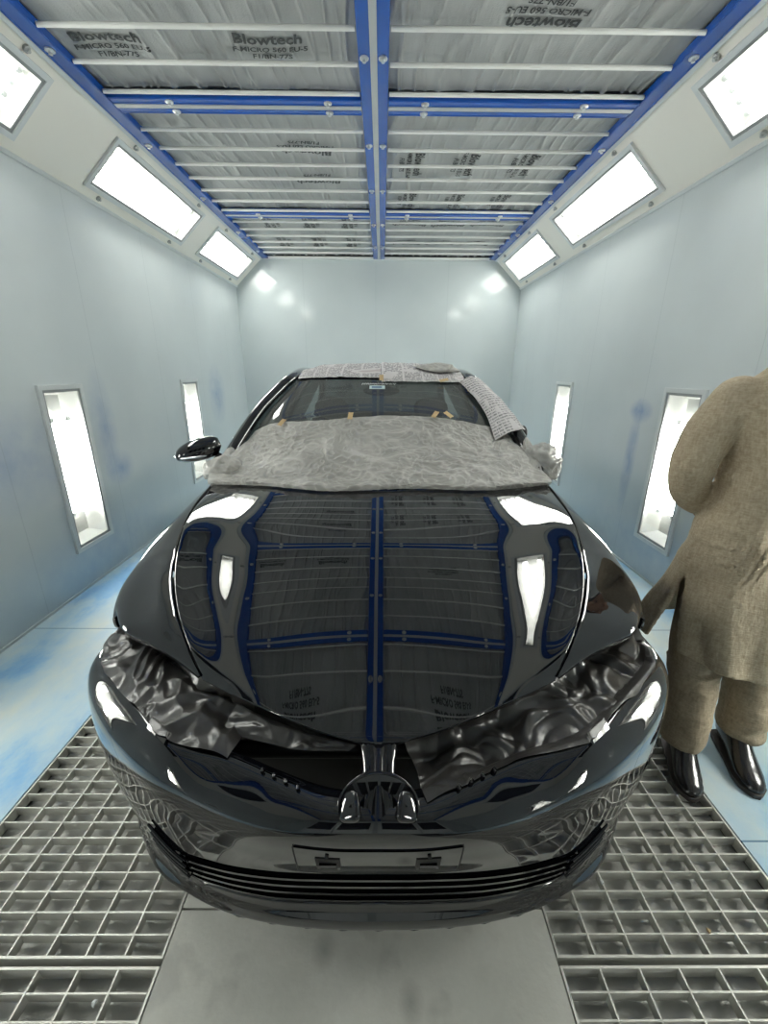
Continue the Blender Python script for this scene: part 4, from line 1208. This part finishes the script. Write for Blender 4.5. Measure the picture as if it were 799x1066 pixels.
# head, turned the way he walks
f = Vector((-.10, -.98, -.12)).normalized(); rgt = Vector((f.y, -f.x, 0)).normalized() * -1; upv = rgt.cross(f) * (1 if rgt.cross(f).z > 0 else -1)
def hp(x, y, z): return HD + rgt * x + f * y + upv * z
b.ball(HD + upv * .03 - f * .012, .076, .096, .092, n=24, m=16)
b.rings([[hp(rx * math.cos(t), .018 + ry * math.sin(t), z) for t in [2 * PI * q / 20 for q in range(20)]] for z, rx, ry in ((.03, .070, .082), (-.02, .066, .080), (-.06, .056, .072), (-.095, .036, .056), (-.108, .018, .035))])
limb(b, [hp(0, .094, .018), hp(0, .108, -.012), hp(0, .116, -.030)], [.010, .013, .016], 10)
for s in (-1, 1):
    b.ball(hp(s * .013, .104, -.034), .010, n=8, m=6)
    b.ball(hp(s * .078, -.005, -.005), .012, .022, .032, n=10, m=8)
    limb(b, [hp(s * .012, .095, .032), hp(s * .045, .084, .034)], [.009, .008], 8)
limb(b, [hp(-.024, .088, -.064), hp(0, .097, -.062), hp(.024, .088, -.064)], [.006, .009, .006], 8)
limb(b, [hp(-.020, .086, -.074), hp(0, .095, -.075), hp(.020, .086, -.074)], [.006, .009, .006], 8)
limb(b, [hp(-.02, .07, -.10), hp(0, .082, -.10), hp(.02, .07, -.10)], [.02, .024, .02], 10)
# hands clasped behind the back: palm, four fingers and a thumb each
def hand(w, s, z0):
    w = Vector(w); d = Vector((s, .12, -.18)).normalized(); nrm = Vector((0, 1, 0)); lat = d.cross(nrm).normalized()
    if lat.z < 0: lat = -lat
    b.rings([[w + d * x + lat * (a * math.cos(t)) + nrm * (c_ * math.sin(t)) for t in [2 * PI * q / 14 for q in range(14)]] for x, a, c_ in ((-.01, .027, .02), (.03, .038, .018), (.07, .042, .016), (.092, .040, .013))])
    for k in range(4):
        o_ = w + d * .088 + lat * (.030 - .020 * k); L = (.068, .076, .070, .054)[k]
        limb(b, [o_, o_ + d * L * .42 + nrm * .006, o_ + d * L * .72 - nrm * .012, o_ + d * L * .80 - nrm * .034], [.0095, .009, .0085, .0075], 8)
    o_ = w + d * .02 + lat * .030
    limb(b, [o_, o_ + d * .025 + lat * .026 - nrm * .004, o_ + d * .055 + lat * .036 - nrm * .012], [.013, .011, .0085], 8)
hand(WRR, .92, 0); hand((WRL[0], WRL[1] + .045, WRL[2] + .005), -.92, 0)
body = remesh(b, 'body', M['skin'], MAN, .0065, 3)
for s in (-1, 1):
    e = MB(); e.ball(hp(s * .031, .080, .014), .013, n=14, m=10); eo = e.build('eye', M['eye'], MAN, 180)
    e = MB(); e.ball(hp(s * .031, .0895, .014), .0055, n=10, m=8); e.build('iris', M['iris'], eo, 180)
    e = MB(); limb(e, [hp(s * .014, .097, .040), hp(s * .034, .091, .045), hp(s * .050, .078, .038)], [.004, .005, .003], 8); e.build('eyebrow', M['hair'], MAN, 180)
h = MB()
rows = []
for j in range(15):
    p = -.10 + (PI / 2 + .10) * j / 14; r = []
    for k in range(40):
        t = 2 * PI * k / 40
        front = max(0, math.sin(t)) ** 2
        z = .03 + .100 * math.sin(p) + (.045 * front if j < 5 else 0) * (1 - j / 5 if j < 5 else 0) - (.06 * max(0, -math.sin(t)) if j < 4 else 0) * (1 - j / 4 if j < 4 else 0)
        q = hp(.084 * math.cos(p) * math.cos(t), -.012 + .103 * math.cos(p) * math.sin(t), z)
        r.append(q + (q - HD) * (.03 * noise.noise(q * 60)))
    rows.append(r)
h.rings(rows); h.build('hair', M['hair'], MAN, 180)

# tunic
k = MB()
k.rings([ell(*r) for r in ((1.452, 1.462, .80, .222, .150), (1.450, 1.460, .88, .208, .150), (1.445, 1.458, .97, .196, .145), (1.445, 1.453, 1.08, .160, .138), (1.436, 1.448, 1.20, .150, .140), (1.416, 1.442, 1.32, .160, .142), (1.402, 1.440, 1.40, .196, .132), (1.400, 1.438, 1.455, .155, .108), (1.401, 1.434, 1.495, .095, .085), (1.405, 1.425, 1.525, .072, .072))])
limb(k, [(1.40, 1.44, 1.415), (SHR[0], SHR[1], SHR[2] - .012)], [.088, .080])
limb(k, [(1.40, 1.44, 1.415), (SHL[0], SHL[1], SHL[2] - .012)], [.088, .080])
limb(k, [SHR, (1.206, 1.498, 1.26), (ELR[0] + .006, ELR[1], ELR[2] + .01), (1.30, 1.578, 1.035), (1.44, 1.622, .990)], [.078, .076, .068, .060, .052])
limb(k, [SHL, (1.572, 1.46, 1.26), (ELL[0] - .006, ELL[1], ELL[2] + .01), (1.56, 1.57, 1.04), (1.505, 1.622, .990)], [.080, .080, .070, .062, .052])
def panel(angs, tops, rows):
    """cloth panel hanging from the hips; rows of (z, cx, cy, rx, ry) with the angle range swinging from tops"""
    G = []
    for (z, cx, cy, rx, ry, a0, a1, dz) in rows:
        r = []
        for j in range(30):
            t = a0 + (a1 - a0) * j / 29
            w_ = 1 + .035 * math.sin(9 * t + 5 * z) * min(1, (.9 - z) * 3)
            r.append(Vector((cx + rx * w_ * math.cos(t), cy + ry * w_ * math.sin(t), z + dz * j / 29)))
        G.append(r)
    return G
D = math.radians
def solid(G, th):
    def off(i, j):
        c = sum(G[i], Vector()) / len(G[i]); v = Vector((1.45, 1.46, G[i][j].z)) - G[i][j]; v.z = 0
        return v.normalized() * th
    k.slab(G, off)
# front panel: from his right slit round the front to his left slit
solid(panel(0, 0, [(.90, 1.45, 1.46, .205, .150, D(186), D(366), 0), (.80, 1.452, 1.46, .226, .162, D(186), D(364), 0), (.68, 1.455, 1.45, .236, .178, D(188), D(362), -.01), (.55, 1.458, 1.44, .240, .190, D(190), D(360), -.03), (.455, 1.460, 1.43, .242, .195, D(192), D(358), -.075)]), .022)
# back panel swinging out behind to his right
solid(panel(0, 0, [(.90, 1.45, 1.46, .205, .150, D(0), D(180), 0), (.80, 1.448, 1.465, .228, .170, D(-2), D(184), 0), (.68, 1.440, 1.475, .246, .185, D(-2), D(187), 0), (.57, 1.425, 1.485, .262, .200, D(-2), D(189), .005), (.455, 1.405, 1.495, .272, .21, D(-2), D(190), .02)]), .022)
def folds(p):
    a = .010 * noise.noise(Vector((p.x * 7, p.y * 7, p.z * 3)))
    bz = abs(p.z - .90); waist = max(0, 1 - bz / .16)
    c_ = .006 * waist * (1 - 2 * abs(noise.noise(Vector((p.x * 3 + .6 * p.z, p.y * 3, p.z * 15)))))
    d = max(0, 1 - abs(p.z - 1.15) / .25) * (1 if p.x < 1.29 or p.x > 1.55 else .3)
    e = .011 * d * (1 - 2 * abs(noise.noise(Vector((p.x * 4, p.y * 4 + p.z * 5, p.z * 9)))))
    g_ = .006 * (1 - 2 * abs(noise.noise(p * 6 + Vector((3, 1, 2)))))
    return a + c_ + e + g_
kurta = remesh(k, 'tunic', M['kurta'], MAN, .0080, 2, folds)
mb = MB(); mb.tube([(1.405 + .074 * math.cos(t), 1.425 + .074 * math.sin(t), 1.527 + .012 * math.sin(t)) for t in [2 * PI * q / 30 for q in range(31)]], .012, 8, caps=False, flat=.6); mb.build('collar', M['kurta'], kurta, 60)
mb = MB(); mb.obox((1.392, 1.293, 1.22), (.026, 0, 0), (0, -.004, 0), (0, .03, .22)); mb.build('placket', M['kurta'], kurta, 60)

# trousers: both legs
t = MB()
t.rings([ell(*r) for r in ((1.45, 1.46, .74, .175, .125), (1.45, 1.46, .82, .185, .130), (1.45, 1.46, .92, .170, .12))])
limbpts = lambda P: P
def leg(rows):
    R_ = [ell(cx, cy, z, rx, ry, 24) for z, cx, cy, rx, ry in rows]
    t.rings(R_)
leg([(.095, 1.275, 1.312, .072, .082), (.16, 1.278, 1.318, .074, .084), (.30, 1.295, 1.362, .080, .088), (.45, 1.315, 1.41, .086, .090), (.62, 1.340, 1.44, .098, .100), (.84, 1.362, 1.455, .116, .122)])
leg([(.10, 1.533, 1.350, .074, .085), (.17, 1.542, 1.352, .078, .088), (.30, 1.555, 1.375, .084, .092), (.45, 1.560, 1.405, .090, .094), (.62, 1.550, 1.435, .100, .102), (.84, 1.538, 1.455, .116, .122)])
trs = remesh(t, 'trousers', M['trouser'], MAN, .009, 4, lambda p: .012 * noise.noise(Vector((p.x * 9, p.y * 9, p.z * 5))) + (.009 * (1 - 2 * abs(noise.noise(Vector((p.x * 4, p.y * 4, p.z * 16))))) if p.z < .40 else 0))

# shoes
def shoe(heel, toe, lift):
    heel, toe = Vector(heel), Vector(toe); d = (toe - heel); L = d.length; d.normalize()
    lat = Vector((d.y, -d.x, 0)).normalized(); up = Vector((0, 0, 1)); up = (up - d * up.dot(d)).normalized()
    prof = [(.0, .026, .10), (.03, .036, .130), (.12, .044, .148), (.28, .045, .150), (.40, .043, .134), (.52, .043, .100), (.66, .046, .070), (.78, .046, .053), (.90, .038, .042), (.97, .024, .031), (1.0, .008, .02)]
    up_ = MB(); rings = []
    for x, w_, h_ in prof:
        r = []
        for q in range(24):
            a = 2 * PI * q / 24
            r.append(heel + d * (x * L) + lat * (w_ * math.cos(a) * (1 if math.sin(a) < .3 else .92)) + up * (.014 + h_ / 2 + h_ / 2 * math.sin(a) - .004))
        rings.append(r)
    up_.rings(rings); sh = up_.build('shoe', M['shoe'], MAN, 180)
    so = MB(); rs = []
    for z, g_ in ((0, 1.10), (.012, 1.16), (.018, 1.14)):
        loop = []
        side = [(x, w_) for x, w_, _ in prof]
        side = [(-.012, .008)] + side[1:-1] + [(1.02, .010)]
        for x, w_ in side: loop.append(heel + d * (x * L) + lat * (w_ * g_) + up * z)
        for x, w_ in reversed(side): loop.append(heel + d * (x * L) - lat * (w_ * g_) + up * z)
        rs.append(loop)
    so.rings(rs); so.build('sole', M['sole'], sh, 40)
    el = MB(); el.tube([heel + d * (.50 * L) + lat * (.030 * x) + up * (.104 - .020 * abs(x)) for x in (-1, -.5, 0, .5, 1)], .004, 8); el.build('stitch_band', M['sole'], sh, 60)
shoe((1.312, 1.395, .001), (1.200, 1.118, .001), 0)
shoe((1.545, 1.425, .001), (1.452, 1.130, .001), 0)
# ------------------------------------------------------------------ camera, view
def camera():
    P, YW, RO = math.radians(18.6), math.radians(.391), math.radians(-.4)
    cy, sy, cp, sp = math.cos(YW), math.sin(YW), math.cos(P), math.sin(P)
    f = Vector((sy * cp, cy * cp, -sp)); rt = Vector((cy, -sy, 0)); dn = f.cross(rt)
    c, s = math.cos(RO), math.sin(RO)
    r2, d2 = rt * c + dn * s, rt * -s + dn * c
    cam = bpy.data.cameras.new('camera'); o = bpy.data.objects.new('camera', cam); link(o)
    m = Matrix.Identity(4)
    for i in range(3): m[i][0], m[i][1], m[i][2] = r2[i], -d2[i], -f[i]
    m.translation = Vector((.05, 0, 1.5)); o.matrix_world = m
    cam.sensor_fit = 'VERTICAL'; cam.sensor_height = 36; cam.lens = 434.66 / 1066 * 36
    cam.clip_start = .02; SC.camera = o
camera()
w = bpy.data.worlds.new('world'); SC.world = w; w.use_nodes = True
w.node_tree.nodes['Background'].inputs[0].default_value = (.5, .53, .55, 1)
w.node_tree.nodes['Background'].inputs[1].default_value = .02
vs_ = SC.view_settings
vs_.view_transform = 'Standard'; vs_.look = 'None'; vs_.gamma = 1; vs_.use_curve_mapping = False; vs_.exposure = .42
SC.cycles.max_bounces = 10; SC.cycles.diffuse_bounces = 5; SC.cycles.glossy_bounces = 5; SC.cycles.transparent_max_bounces = 16
SC.cycles.caustics_reflective = False; SC.cycles.caustics_refractive = False
SC.cycles.sample_clamp_indirect = 6.0
SC.cycles.use_denoising = True
try: SC.cycles.denoiser = 'OPENIMAGEDENOISE'
except Exception: pass
